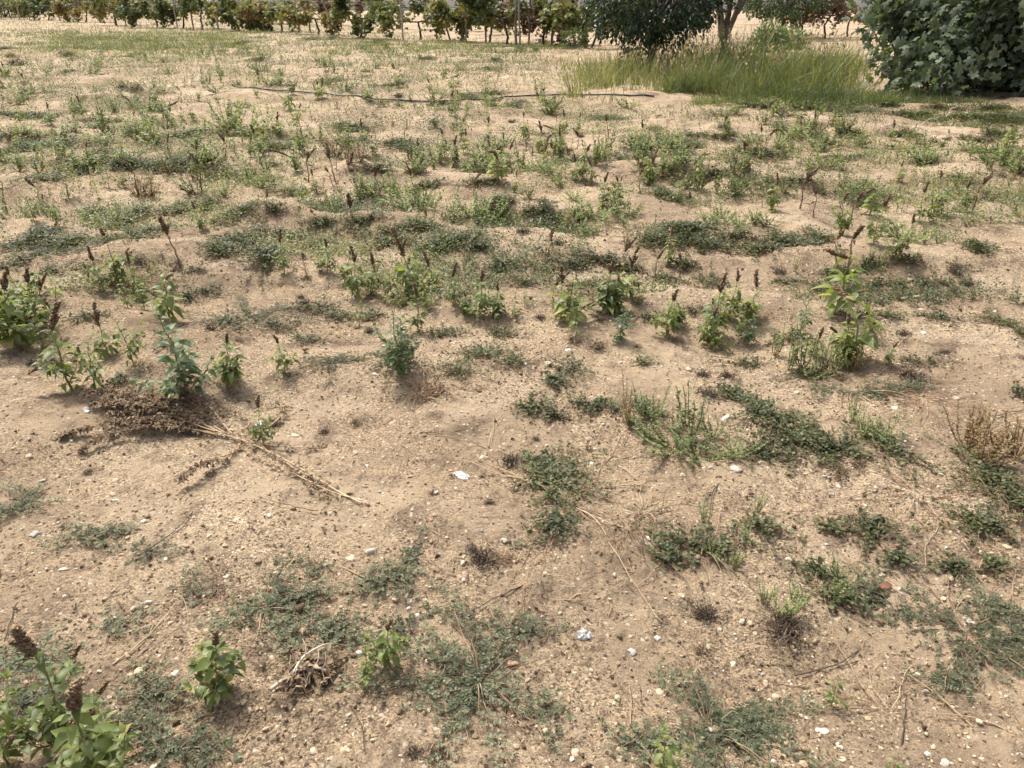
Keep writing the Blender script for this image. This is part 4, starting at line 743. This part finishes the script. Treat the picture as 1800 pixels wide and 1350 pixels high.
tag(gv.build('gravel', mg, None, False), 'fine gravel and clods strewn over the sand', 'gravel', None, 'stuff')
# crumbs of dead plant matter, thickest round the mats
lt = MB(); A = np.array(mats_xy); P_ = []
for c0, c1, rx, ry in A:
    m = int(np.clip(620 * (rx * ry) ** .5 * (1 if c1 < 6 else .4), 20, 460)); P_.append(np.column_stack([c0 + rng.normal(0, rx * .75, m), c1 + rng.normal(0, ry * .75, m)]))
m = 9000; yy = .8 * np.exp(U(0, math.log(22 / .8), m)); P_.append(np.column_stack([U(-1, 1, m) * (.6 + .8 * yy), yy])); P_ = np.concatenate(P_)
P_ = P_[P_[:, 1] > .3]; m = len(P_); pos = np.column_stack([P_, H_fine(P_[:, 0], P_[:, 1]) + .001])
add_inst(lt, L_CRUMB, pos, unit_dirs(U(0, 6.28, m), U(-.1, .4, m)), ups_for(m), np.exp(rng.normal(-5.5, .5, m)) * (1 + .12 * P_[:, 1]), U(.5, 1.2, m), U(0, 1, m) ** 1.5)
k = P_[:, 1] < 9; S_ = P_[k][rng.permutation(k.sum())[:5500]]; m = len(S_); T_S = (np.array([(-.5, -.02, 0), (-.5, .02, 0), (.0, .03, .07), (.0, -.03, .07), (.5, .015, 0), (.5, -.015, 0)], float), np.array([(0, 1, 2, 3), (3, 2, 4, 5)]))
add_inst(lt, T_S, np.column_stack([S_, H_fine(S_[:, 0], S_[:, 1]) + .004]), unit_dirs(U(0, 6.28, m), U(-.15, .25, m)), ups_for(m), U(.012, .055, m), U(.6, 1.2, m), U(0, .9, m))
tag(lt.build('plant_litter', M['litter']), 'dark crumbs of dead leaves scattered round the weeds', 'litter', None, 'stuff')
# odd bits
def chip(name, px, py, w, sq, m, label, cat, seed=1, lift=.3):
    p = G(px, py); s = w / 2 / pxm(p); o = link(name, make_stone(seed, sq, 9, .2, m), None, (p[0], p[1], p[2] + s * lift)); o.scale = (s, s, s); o.rotation_euler = (.15, .2, U(0, 3)); tag(o, label, cat)
chip('brick_shard', 903, 1168, 22, (1, .8, .45), 'brick', 'orange brick shard lying among the grey creeper runners', 'brick shard', 701)
chip('brick_shard', 646, 887, 16, (1, .6, .4), 'brick', 'dull pink brick shard at the end of the flattened dead weed stalk', 'brick shard', 702)
chip('tile_chip', 1443, 1286, 24, (1, .62, .18), 'tile', 'flat buff tile chip in front of the lone seedling', 'tile chip', 703, .2)
chip('shell_shard', 205, 882, 14, (1, .45, .3), 'white_stone', 'bluish white shard on bare sand left of the flattened dead weed', 'shard', 704)
p = G(1026, 1123); s = 12 / pxm(p); Vf = IV.copy(); Vf *= (1 + .5 * n3(Vf, 3, 2.2) + .6 * np.abs(n3(Vf, 5, 6)) + .35 * n3(Vf, 4, 12))[:, None] * [1, .9, .8]
fb = MB(); fb.add(Vf, IF, .5)
mf, nn, ll, bb = new_mat('crumpled foil'); bb.inputs['Base Color'].default_value = (.4, .385, .36, 1); bb.inputs['Metallic'].default_value = .5; bb.inputs['Roughness'].default_value = .45
fo = fb.build('foil_lump', mf, None, False, (p[0], p[1], p[2] + s * .45)); fo.scale = (s, s, s); tag(fo, 'crumpled silvery lump on sand beside a dark dead tuft', 'foil lump')
p = G(1543, 1045); lb = MB(); th = np.linspace(0, 6.28, 13); cup = np.column_stack([np.cos(th) * .03 * (1 + .2 * np.sin(3 * th)), np.sin(th) * .022, .014 + .008 * np.sin(2 * th)])
lb.add(np.vstack([[0, 0, .002], cup]), np.array([(0, i, i + 1) for i in range(1, 13)])); cup2 = cup * [.75, .75, 1.5] + [.014, .006, 0]; lb.add(np.vstack([[.012, .004, .004], cup2]), np.array([(0, i, i + 1) for i in range(1, 13)]))
tag(lb.build('curled_leaf', leafy('red dead leaf', [(0, (.2, .08, .05)), (1, (.34, .15, .1))], .6, .15), None, True, p), 'curled reddish dead leaf at the right edge of a dark mat', 'dead leaf')
for px, py, w, lab in [(812, 836, 34, 'greyish crumpled scrap left of the dark mat and its runners'), (455, 745, 20, 'pale grey scrap inside the curl of the flattened dead weed'), (152, 722, 16, 'pale grey scrap at the left tip of the flattened dead weed')]:
    p = G(px, py); s = w / 2 / pxm(p); o = link('litter_scrap', fo.data, None, (p[0], p[1], p[2] + s * .02)); o.scale = (s * .8, s * .5, s * .2); o.rotation_euler = (0, 0, U(0, 3)); tag(o, lab, 'scrap')

# ---------------------------------------------------------------- the irrigation hose
hp = drape(pxs([(408, 150), (450, 156), (520, 163), (580, 168), (640, 172), (700, 177), (760, 180), (830, 176), (900, 172), (980, 169), (1060, 168), (1110, 170), (1150, 171)]), 90, .012)
zz = np.array([hp[max(0, i - 7):i + 8, 2].max() for i in range(len(hp))]); zz = np.convolve(np.pad(zz, 4, 'edge'), np.ones(9) / 9, 'valid'); hp[:, 2] = np.maximum(hp[:, 2], .35 * zz + .65 * hp[:, 2] - .004)
hb = MB(); tube(hb, hp - [0, 9, 0], .012, 8, .5); mh, nn, ll, bb = new_mat('black polythene'); bb.inputs['Base Color'].default_value = (.02, .02, .023, 1); bb.inputs['Roughness'].default_value = .4
tag(hb.build('irrigation_hose', mh, None, True, (0, 9, 0)), 'black irrigation hose lying across the far field', 'hose')

# ---------------------------------------------------------------- grass
def grass_patch(name, pts_fn, n, hmin, hmax, w, matname, label, shape=L_BLADE, tint=(0, .85), tall_el=(1.0, 1.5), seeds=0):
    b = MB(); xy = pts_fn(n); m = len(xy); z = H(xy[:, 0], xy[:, 1]); hgt = U(hmin, hmax, m) * np.clip(.35 + 1.3 * EDGE, 0, 1) * (1 + .35 * vn(xy[:, 0] / .6, xy[:, 1] / .6, 8))
    el = U(*tall_el, m); az = U(0, 6.28, m); cl = np.clip(.5 + .75 * vn(xy[:, 0] / .55, xy[:, 1] / .55, 15), 0, 1)
    V, F = inst(shape[0], shape[1], np.column_stack([xy, z - .01]), unit_dirs(az, el), rng.normal(0, 1, (m, 3)) * [1, 1, .2], hgt, w / hgt)
    b.add(V, F, np.repeat(np.clip(tint[0] + (tint[1] - tint[0]) * (.5 * cl + .5 * U(0, 1, m)), 0, 1), len(shape[0])), 0)
    for i in range(seeds):
        q = xy[int(U(0, m))]; h = hmax * U(.6, 1.0); a = U(0, 6.28); zz = float(H(q[0], q[1])); t = np.linspace(0, 1, 5)
        p = np.column_stack([q[0] + math.cos(a) * .22 * h * t ** 2, q[1] + math.sin(a) * .22 * h * t ** 2, zz + h * t * (1 - .08 * t)]); tube(b, p, .003 * (1.1 - .5 * t), 3, U(0, 1), 1)
        k = 12; tt = U(.7, 1, k); pos = np.stack([np.interp(tt, t, p[:, j]) for j in range(3)], -1); add_inst(b, L_NARROW, pos, unit_dirs(U(0, 6.28, k), U(.7, 1.4, k)), ups_for(k), h * U(.04, .09, k), 1.3, U(.2, 1, k), 1)
    return tag(b.build(name, [M[matname], M['grass_dry']]), label, 'grass', None, 'stuff')
def in_px(x0, x1, y0, y1, shape=None):
    c = [G(x0, y1), G(x1, y1), G(x0, y0), G(x1, y0)]
    def f(n):
        u = U(0, 1, n); v = U(0, 1, n); y = c[0][1] + (c[2][1] - c[0][1]) * v
        xl = c[0][0] + (c[2][0] - c[0][0]) * v; xr = c[1][0] + (c[3][0] - c[1][0]) * v; x = xl + (xr - xl) * u
        e = np.minimum(np.minimum(u, 1 - u) * 2, np.minimum(v, 1 - v) * 1.3)               # thins out raggedly towards its edges
        global EDGE
        keep_ = (vn(x / .35, y / .35, 3) + U(-.4, .4, n) > -.4) & (e + .22 * vn(x / .5, y / .5, 6) + .12 * vn(x / .17, y / .17, 7) + U(-.1, .1, n) > .2)
        EDGE = np.clip(e + .2 * vn(x / .5, y / .5, 6), 0, 1)[keep_]
        return np.column_stack([x, y])[keep_]
    return f
grass_patch('tall_grass', in_px(1150, 1545, 110, 186), 17000, .2, .95, .0135, 'grass', 'tall green grass with dry seed heads between the orange tree and the fig tree', seeds=110, tall_el=(.6, 1.5), tint=(-.15, .9))
grass_patch('dry_grass', in_px(985, 1260, 108, 184), 5600, .1, .6, .0125, 'grass', 'thin olive and straw grass under the dark orange tree', tint=(.2, 1.0), seeds=80)
grass_patch('low_grass', in_px(1120, 1760, 166, 197), 14000, .06, .3, .009, 'grass', 'low green grass along the front foot of the tall grass', tall_el=(.5, 1.3))
grass_patch('low_grass', in_px(10, 500, 52, 122), 30000, .06, .24, .012, 'grass', 'short green grass patch in front of the vines at the far left', tint=(0, .65), tall_el=(.5, 1.3))
grass_patch('low_grass', in_px(520, 1070, 68, 98), 9000, .06, .24, .014, 'grass', 'grey-green weeds along the foot of the middle vines', tint=(0, .6), tall_el=(.5, 1.3))
grass_patch('low_grass', in_px(1560, 1860, 182, 234), 6500, .04, .13, .009, 'grass', 'short dark grass in front of the fig tree at the right edge', tint=(0, .5), tall_el=(.4, 1.2))
grass_patch('low_grass', in_px(380, 1060, 84, 168), 5000, .05, .18, .012, 'grass', 'sparse short weeds over the far field behind the black hose', tint=(0, .5), tall_el=(.5, 1.3))

# countless low seedlings in the hollows of the far field
def low_weeds(name, n, y0, y1, per, sz, label, thr):
    b = MB(); yy = y0 * np.exp(U(0, math.log(y1 / y0), n)); xx = U(-1, 1, n) * (.8 + .72 * yy); h = H(xx, yy)
    q_ = .5 * vn(xx / 1.3, yy / .8, 12) + .6 * vn(xx / .42, yy / .3, 13) - 5.0 * h * (yy < 12) + .22 * sstep(9, 17, yy) + .15 * sstep(22, 30, yy) - .2 * (1 - sstep(5.5, 9.5, yy)) + .5 * np.exp(-((xx + 8.5) / 4) ** 2 - ((yy - 24) / 6) ** 2) + U(-.12, .12, n); k = q_ > thr
    pp = np.array([P(a, c, d) for a, c, d in zip(xx, yy, h)]); k &= ~((pp[:, 0] > 1000) & (pp[:, 1] < 185)) & (pp[:, 0] - 1500 < (pp[:, 1] - 190) * 6)
    xx, yy, h = xx[k], yy[k], h[k]; m = len(xx); hh = U(.03, .15, m) * np.minimum(1, .5 + yy / 12); lx, ly = rng.normal(0, .25, m) * hh, rng.normal(0, .25, m) * hh; col = np.clip(.4 + .5 * vn(xx / 1.2, yy / 1.2, 9) + U(-.3, .3, m), 0, 1)
    for j in range(per):
        t = (j + .5) / per; az = U(0, 6.28, m); pos = np.column_stack([xx + lx * t + U(-.5, .5, m) * hh * .3, yy + ly * t + U(-.5, .5, m) * hh * .3, h + hh * t])
        add_inst(b, L_DIA, pos, unit_dirs(az, U(-.1, 1.1, m)), ups_for(m), sz * (1 + .05 * np.minimum(yy, 30)) * U(.6, 1.3, m), U(.7, 1.3, m), np.clip(col + U(-.2, .2, m), 0, 1))
    return tag(b.build(name, M['low_leaf']), label, 'weeds', None, 'stuff')
M['low_leaf'] = leafy('low weed leaf', [(0, (.065, .085, .035)), (.4, (.125, .155, .06)), (.72, (.22, .25, .1)), (.9, (.27, .22, .11)), (1, (.22, .13, .075))], .5, .3, noise=2)
low_weeds('low_weeds', 110000, 4.0, 60, 7, .0145, 'countless low green seedlings filling the hollows of the far field', .1)

def upright_weeds(n, y0, y1, label):
    b = MB(); yy = y0 * np.exp(U(0, math.log(y1 / y0), n)); xx = U(-1, 1, n) * (.8 + .72 * yy); h = H(xx, yy)
    k = .6 * vn(xx / 1.3 + 5, yy / 1.0, 2) + .4 * vn(xx / .4, yy / .3, 5) + U(-.14, .14, n) > .16
    pp = np.array([P(a, c, d) for a, c, d in zip(xx, yy, h)]); k &= ~((pp[:, 0] > 1000) & (pp[:, 1] < 185)) & (pp[:, 0] - 1500 < (pp[:, 1] - 190) * 5); xx, yy, h = xx[k], yy[k], h[k]; m = len(xx)
    hh = U(.09, .24, m); lx, ly = rng.normal(0, .22, m) * hh, rng.normal(0, .22, m) * hh; kind = U(0, 1, m); base = np.where(kind < .2, .93, np.where(kind < .7, .58, .4)) + U(-.12, .12, m); spike = U(0, 1, m) < .4
    for j in range(16):
        t = (j + .4) / 16; pos = np.column_stack([xx + lx * t + rng.normal(0, .006, m), yy + ly * t + rng.normal(0, .006, m), h + hh * t])
        tint = np.where(spike & (t > .68), 1.0, np.clip(base + U(-.12, .12, m), 0, 1))
        add_inst(b, L_DIA, pos, unit_dirs(U(0, 6.28, m), np.where(spike & (t > .68), 1.2, U(.2, 1.1, m))), ups_for(m), hh * (.22 - .1 * t) * U(.7, 1.2, m), U(.6, .9, m), tint)
    return tag(b.build('upright_weeds', M['low_leaf']), label, 'weeds', None, 'stuff')
upright_weeds(9000, 5.5, 28, 'countless thin upright yellow-green and russet weeds strewn over the far field')

# ---------------------------------------------------------------- trees
def limb(mb, a, b, r0, r1, wob=.06, n=10):
    a, b = np.array(a, float), np.array(b, float); t = np.linspace(0, 1, n)[:, None]; L = np.linalg.norm(b - a)
    p = a + (b - a) * t + np.cumsum(rng.normal(0, wob * L / n, (n, 3)), 0) * np.sin(t * math.pi); tube(mb, p, np.linspace(r0, r1, n), 8, U(.2, .8)); return p
def crown_points(n, c, R, lump=.25, lo=.6, seed=1, zmin=None):
    d = nrm(rng.normal(0, 1, (n * 2, 3))); r = (lo + (1 - lo) * U(0, 1, n * 2) ** .6) * (1 + lump * n3(d, seed, 2.0) * 1.6 + lump * .6 * n3(d, seed + 2, 4.5))
    p = c + d * r[:, None] * R
    if zmin is not None: k = p[:, 2] > zmin + .12 * vn(p[:, 0] * 2.2, p[:, 1] * 2.2, 5); p, d = p[k], d[k]
    return p[:n], d[:n]
def leaves_at(mb, p, d, per, size, shape, jit, droop=.2, tint=(0, 1), wid=1.0):
    n = len(p); q = np.repeat(p, per, 0) + rng.normal(0, jit, (n * per, 3)); dd = nrm(np.repeat(d, per, 0) + rng.normal(0, .75, (n * per, 3)) + [0, 0, -droop])
    tn = np.repeat(U(*tint, n), per) * .6 + U(0, .4, n * per); add_inst(mb, shape, q, dd, rng.normal(0, .5, (n * per, 3)) + [0, 0, 1], size * U(.65, 1.25, n * per), wid, tn)
def fruit_mesh(m):
    b = MB(); V, F = ico(2); V = V * (1 + .03 * n3(V, 3, 4))[:, None]; b.add(V, F, .5); return b.mesh('fruit', m)
m_green = leafy('unripe fruit', [(0, (.1, .16, .04)), (1, (.25, .3, .06))], .45, 0); m_or = leafy('ripening fruit', [(0, (.45, .3, .05)), (1, (.65, .33, .05))], .45, 0)
FG, FO = fruit_mesh(m_green), fruit_mesh(m_or)
def citrus(px, py, rx, hz, cz, nspr, label, zmin, fruits, fm, lsz=.1, leafm='orange_leaf'):
    p = G(px, py); t = empty('orange_tree', p); tr = MB()
    limb(tr, (0, 0, -.05), (.05, 0, cz * .55), .10, .08)
    for i in range(7):
        a = i * .9 + U(-.3, .3); limb(tr, (.05, 0, cz * .5), (math.cos(a) * rx * .6, math.sin(a) * rx * .6, cz + U(-.3, .5) * hz), .05, .012)
    tr.build('trunk', M['bark'], t); cr = MB(); q, d = crown_points(nspr, np.array([0, 0, cz]), np.array([rx, rx * .95, hz]), .28, .62, 3, zmin); leaves_at(cr, q, d, 9, lsz, L_ORANGE, .075, .35)
    cr.build('crown', M[leafm], t)
    q2, d2 = crown_points(fruits, np.array([0, 0, cz]), np.array([rx, rx, hz]) * 1.0, .2, .95, 3, zmin)
    for i in range(len(q2)):
        if q2[i][1] < .3: o = link('fruit', fm, t, tuple(q2[i])); o.scale = (.036, .036, .034)
    tag(t, label, 'tree')
citrus(1142, 118, 1.5, 1.55, 1.75, 1900, 'dark glossy orange tree with dense round crown hanging almost to the ground', .2, 16, FG)
citrus(1372, 66, 1.55, 1.3, 1.55, 1000, 'lighter orange tree with ripening fruit behind the tall grass', .5, 18, FO, .1, 'shrub_leaf')
# grey trunk tree between them
p = G(1275, 96); t = empty('grey_trunk_tree', p); tr = MB()
for a, b, r in [((0, 0, -.05), (-.1, .1, .45), .14), ((-.1, .1, .4), (-.55, 0, 2.1), .10), ((-.05, .05, .35), (.05, .2, 2.2), .085), ((-.02, .05, .4), (.55, -.1, 2.2), .08), ((.2, .05, .95), (.9, .2, 2.2), .05)]: limb(tr, a, b, r, r * .6, .1)
tr.build('trunk', M['bark'], t); cr = MB(); q, d = crown_points(600, np.array([0, .1, 2.6]), np.array([1.4, 1.3, .9]), .3, .4, 4); leaves_at(cr, q, d, 8, .06, L_SMALL, .1, .2); cr.build('crown', M['shrub_leaf'], t)
tag(t, 'forked grey trunk tree rising behind the tall grass beside the orange tree', 'tree')
# fig
p = G(1772, 158); t = empty('fig_tree', p); tr = MB(); tips = []
for e, r in [((-1.5, -.3, .75), .05), ((-1.9, .3, 1.3), .05), ((-1.0, -.6, 1.7), .06), ((-.3, -.9, 1.6), .05), ((.7, -.6, 1.4), .06), ((1.6, -.2, 1.1), .05), ((.3, .8, 2.0), .06), ((-1.2, .9, 1.5), .05), ((1.4, .9, 1.6), .05), ((-.6, -.9, .9), .035), ((.2, -1.1, .8), .035), ((.9, -1.0, .7), .035), ((-1.7, -.7, .5), .03), ((-2.3, -.5, .8), .04), ((-2.5, .1, 1.5), .045), ((-2.1, -.9, .35), .03), ((-1.3, -1.2, .45), .03)]:
    b = np.array([U(-.15, .15), U(-.15, .15), -.05]); q = limb(tr, b, e, r, r * .35, .12); tips.append(q[-1])
    for s in range(5):
        a = q[int(U(4, 10))]; e2 = a + np.array([U(-.7, .7), U(-.7, .5), U(-.25, .5)]); k = limb(tr, a, e2, r * .35, r * .15, .1, 7); tips += [k[-1], k[3]]
tr.build('trunk', M['bark'], t); cr = MB(); tips = np.array(tips); cl, dl = [], []
for tp in tips:
    if tp[2] < .25 or (tp[2] < .85 and U(0, 1) < .35): continue
    m = int(U(5, 12)); cl.append(tp + rng.normal(0, .17, (m, 3)) * [1, 1, .75] - [0, 0, .03]); dl.append(nrm(nrm(tp * [1, 1, .2]) + rng.normal(0, .55, (m, 3))))
q, d = crown_points(200, np.array([.1, 0, 1.95]), np.array([2.4, 1.7, 1.15]), .3, .55, 6, 1.05); cl.append(q); dl.append(d)
cl, dl = np.concatenate(cl), np.concatenate(dl); k = cl[:, 2] > .1; cl, dl = cl[k], dl[k]
leaves_at(cr, cl, dl, 6, .118, L_FIG, .15, .9); cr.build('crown', M['fig_leaf'], t); tag(t, 'spreading fig tree with big lobed leaves drooping to the ground at the right edge', 'tree')
# low green shrubs and herbs behind the grass
def bush(name, px, py, rx, hz, n, m, label, lsz=.07, shape=L_SMALL, group=None):
    p = G(px, py); t = empty(name, p); tr = MB()
    for i in range(6): a = i * 1.05; limb(tr, (0, 0, -.03), (math.cos(a) * rx * .6, math.sin(a) * rx * .6, hz * 1.1), .02 * rx + .01, .006)
    tr.build('stem', M['bark'], t); cr = MB(); q, d = crown_points(n, np.array([0, 0, hz * .95]), np.array([rx, rx * .8, hz]), .35, .45, int(U(1, 6)), .03); leaves_at(cr, q, d, 6, lsz, shape, lsz * .8, .1); cr.build('foliage', M[m], t); tag(t, label, 'shrub', group)
bush('shrub', 1352, 92, .45, .35, 220, 'goosefoot_leaf', 'bright green leafy shrub behind the tall grass right of the forked trunk', .1)
bush('shrub', 1392, 86, .4, .25, 160, 'goosefoot_leaf', 'smaller bright green shrub behind the tall grass below the fruiting tree', .09)
bush('shrub', 1005, 84, .35, .25, 120, 'shrub_leaf', 'small green shrub at the left foot of the dark orange tree', .05)
for px, py, rx, hz, lab in [(10, 30, 1.6, 1.2, 'dark green bush at the far left edge behind the vines'), (75, 24, 1.5, 1.1, 'dark green bush second from the left edge behind the vines'), (140, 22, 1.3, .9, 'dark green bush behind the third vine from the left'), (215, 22, 1.4, 1.0, 'rounded dark bush in the gap behind the left vines')]:
    bush('shrub', px, py, rx, hz, 320, 'shrub_leaf', lab, .16, L_SMALL, 'dark bushes behind the vines')

# ---------------------------------------------------------------- the vineyard
def vine(px, py, w, n, brown, label, hgt=1.15, lean=0.0, group='grape vines in the far row'):
    p = G(px, py); t = empty('grape_vine', p); tr, cr = MB(), MB()
    limb(tr, (0, 0, -.05), (lean, U(-.05, .05), hgt * .5), .04, .03, .3)
    tips = []; wt = []
    for s in (-1, 1):
        ww = w * U(.42, .62); q = limb(tr, (lean, 0, hgt * .5), (lean + s * ww, U(-.15, .15), hgt * U(.5, .8)), .026, .012, .3); tips += list(q[3:])
        for k in range(9):
            a = q[int(U(2, 10))]; L = U(.15, .95); g_ = U(-1.4, 1.2); e = a + np.array([U(-.4, .4), U(-.35, .3), 0]) + np.array([0, 0, L * .8 * math.sin(g_)]); e[2] = max(.08, e[2])
            mid = (a + e) / 2 + [0, 0, .1 * L]; c_ = spline([a, mid, e], 7); tube(tr, c_, np.linspace(.009, .003, 7), 4, .5); m = int(U(1, 5)); tips += list(c_[2:]) * m
    tr.build('trunk', M['bark'], t); tips = np.array(tips); i = rng.integers(0, len(tips), n); q = tips[i] + rng.normal(0, .085, (n, 3)); d = nrm(rng.normal(0, 1, (n, 3)) * [1, 1, .4] + [0, -.2, -.5])
    hue = .35 + .4 * vn(q[:, 0] * 3 + px, q[:, 2] * 3, 3) + U(-.15, .25)
    add_inst(cr, L_VINE, q, d, rng.normal(0, .6, (n, 3)) + [0, -.3, .6], .105 * U(.6, 1.25, n), 1, np.clip(hue + rng.normal(0, .2, n), 0, 1)); cr.build('crown', M['vine_brown' if brown else 'vine_leaf'], t); tag(t, label, 'vine', group)
VX = [(20, 33), (85, 36), (150, 39), (205, 44), (276, 48), (322, 50), (355, 52), (440, 55), (497, 56), (560, 60), (630, 66), (740, 70), (815, 74), (860, 75), (892, 78), (955, 78), (1010, 80), (1040, 84)]
ORDN = ['first', 'second', 'third', 'fourth', 'fifth', 'sixth', 'seventh', 'eighth', 'ninth', 'tenth', 'eleventh', 'twelfth', 'thirteenth', 'fourteenth', 'fifteenth', 'sixteenth', 'seventeenth', 'eighteenth', 'nineteenth', 'twentieth', 'twenty-first', 'twenty-second', 'twenty-third']
for i, (px, py) in enumerate(VX):
    br = px in (955, 1010); vine(px, py, U(1.9, 2.7), int(U(1000, 1900)), br, f"{'browned' if br else 'yellowing green'} grape vine, {ORDN[i]} from the left in the far row", U(1.0, 1.5), U(-.2, .2))
for i, (px, py) in enumerate([(1410, 62), (1450, 66), (1490, 64)]):
    vine(px, py, 1.6, 340, True, ['left', 'middle', 'right'][i] + ' of three browned vines between the fruiting tree and the fig', 1.2)
for i, (px, py) in enumerate([(50, 25), (170, 27), (255, 30), (330, 34), (405, 37), (470, 40), (530, 43), (600, 46), (700, 50), (830, 55), (925, 60)]):
    vine(px, py, 2.8, int(U(700, 1100)), i in (1, 4, 7), f"{'browned' if i in (1, 4, 7) else 'olive'} grape vine, {ORDN[i]} from the left in the row behind the front vines", U(1.1, 1.4), U(-.2, .2), 'grape vines in the second row')
PX = [(35, 35, .0), (52, 36, .25), (106, 36, .0), (122, 39, -.3), (203, 44, 0), (222, 45, .05), (313, 51, .0), (340, 52, 0), (384, 54, 0), (463, 55, 0), (598, 62, -.45), (708, 72, .0), (768, 69, 0), (792, 71, -.3), (820, 75, .0), (854, 74, 0), (907, 79, 0), (915, 80, -.06), (930, 79, .03), (970, 77, 0), (986, 78, .0), (240, 44, .08), (545, 58, .04)]
def make_post(seed, r, dark):
    global rng; keep = rng; rng = np.random.default_rng(seed); b = MB(); t = np.linspace(0, 1, 9)[:, None]
    pts = np.column_stack([np.cumsum(rng.normal(0, .006, 9)), np.cumsum(rng.normal(0, .006, 9)), -.1 + 1.45 * t[:, 0]]); tube(b, pts, r * (1 + rng.normal(0, .06, 9)), 8, .6)
    a = np.arange(8); top = b.V[0][-8:]; b.add(np.vstack([top.mean(0) + [0, 0, .008], top]), np.array([(0, i + 1, (i + 1) % 8 + 1) for i in a]), .8); rng = keep
    return b.mesh('vine_post', M['bark' if dark else 'grey_wood'])
PO = [make_post(800, .04, False), make_post(801, .03, False), make_post(802, .03, True)]
for i, (px, py, ln) in enumerate(sorted(PX)):
    p = G(px, py); v = i % 3 if ln >= 0 else (2 if px == 792 else 1); o = put('vine_post', PO[v], p, U(0, 6), 1.0, 0); o.rotation_euler = (U(-.04, .04), ln, U(0, 6))
    tag(o, ('weathered grey' if v < 2 else 'dark') + (' leaning' if abs(ln) > .15 else ' upright') + f' vine post, {ORDN[i]} from the left in the far row', 'post', 'vine posts')
# trellis wires
wb = [G(x, y) for x, y in [(20, 33), (205, 44), (440, 55), (630, 66), (815, 74), (955, 78), (1040, 84)]]
for zz, lab in ((.72, 'lower thin wire strung along the far row of vines'), (1.1, 'upper thin wire strung along the far row of vines')):
    b = MB(); q = spline(np.array(wb) + [0, 0, zz], 40); tube(b, q - wb[0], .003, 4, .5); mw = M.get('wire') or leafy('wire', [(0, (.2, .2, .2)), (1, (.3, .3, .3))], .5, 0); M['wire'] = mw
    tag(b.build('trellis_wire', mw, None, True, wb[0]), lab, 'wire', 'trellis wires')

# ---------------------------------------------------------------- the far wall
mw, nn, ll, bb = new_mat('rendered wall'); tc = nn.new("ShaderNodeTexCoord"); t1 = nn.new("ShaderNodeTexNoise"); t1.inputs['Scale'].default_value = .7; t1.inputs['Detail'].default_value = 9; ll.new(tc.outputs['Object'], t1.inputs['Vector'])
r = ramp(nn, [(.3, (.6, .57, .53)), (.6, (.72, .69, .65))]); ll.new(t1.outputs[0], r.inputs[0]); ll.new(r.outputs[0], bb.inputs['Base Color']); bb.inputs['Roughness'].default_value = .9
def box(mb, x0, x1, y0, y1, z0, z1, tint=.5):
    V = np.array([(x, y, z) for z in (z0, z1) for y in (y0, y1) for x in (x0, x1)]); mb.add(V, np.array([(0, 2, 3, 1), (4, 5, 7, 6), (0, 1, 5, 4), (2, 6, 7, 3), (0, 4, 6, 2), (1, 3, 7, 5)]), tint)
wt = empty('garden_wall', (5, 66, 0)); b = MB(); box(b, -60, 60, 0, .25, -.3, 2.2); b.build('wall_face', mw, wt, False); b = MB(); box(b, -60, 60, -.04, .29, 2.2, 2.3); b.build('coping', mw, wt, False)
tag(wt, 'long pale grey rendered wall closing the far side of the vineyard', 'wall')

write_labels()
print('objects', len(bpy.data.objects), 'spiky', spiky_n, 'stones', nst, 'mats', len(mats_xy))
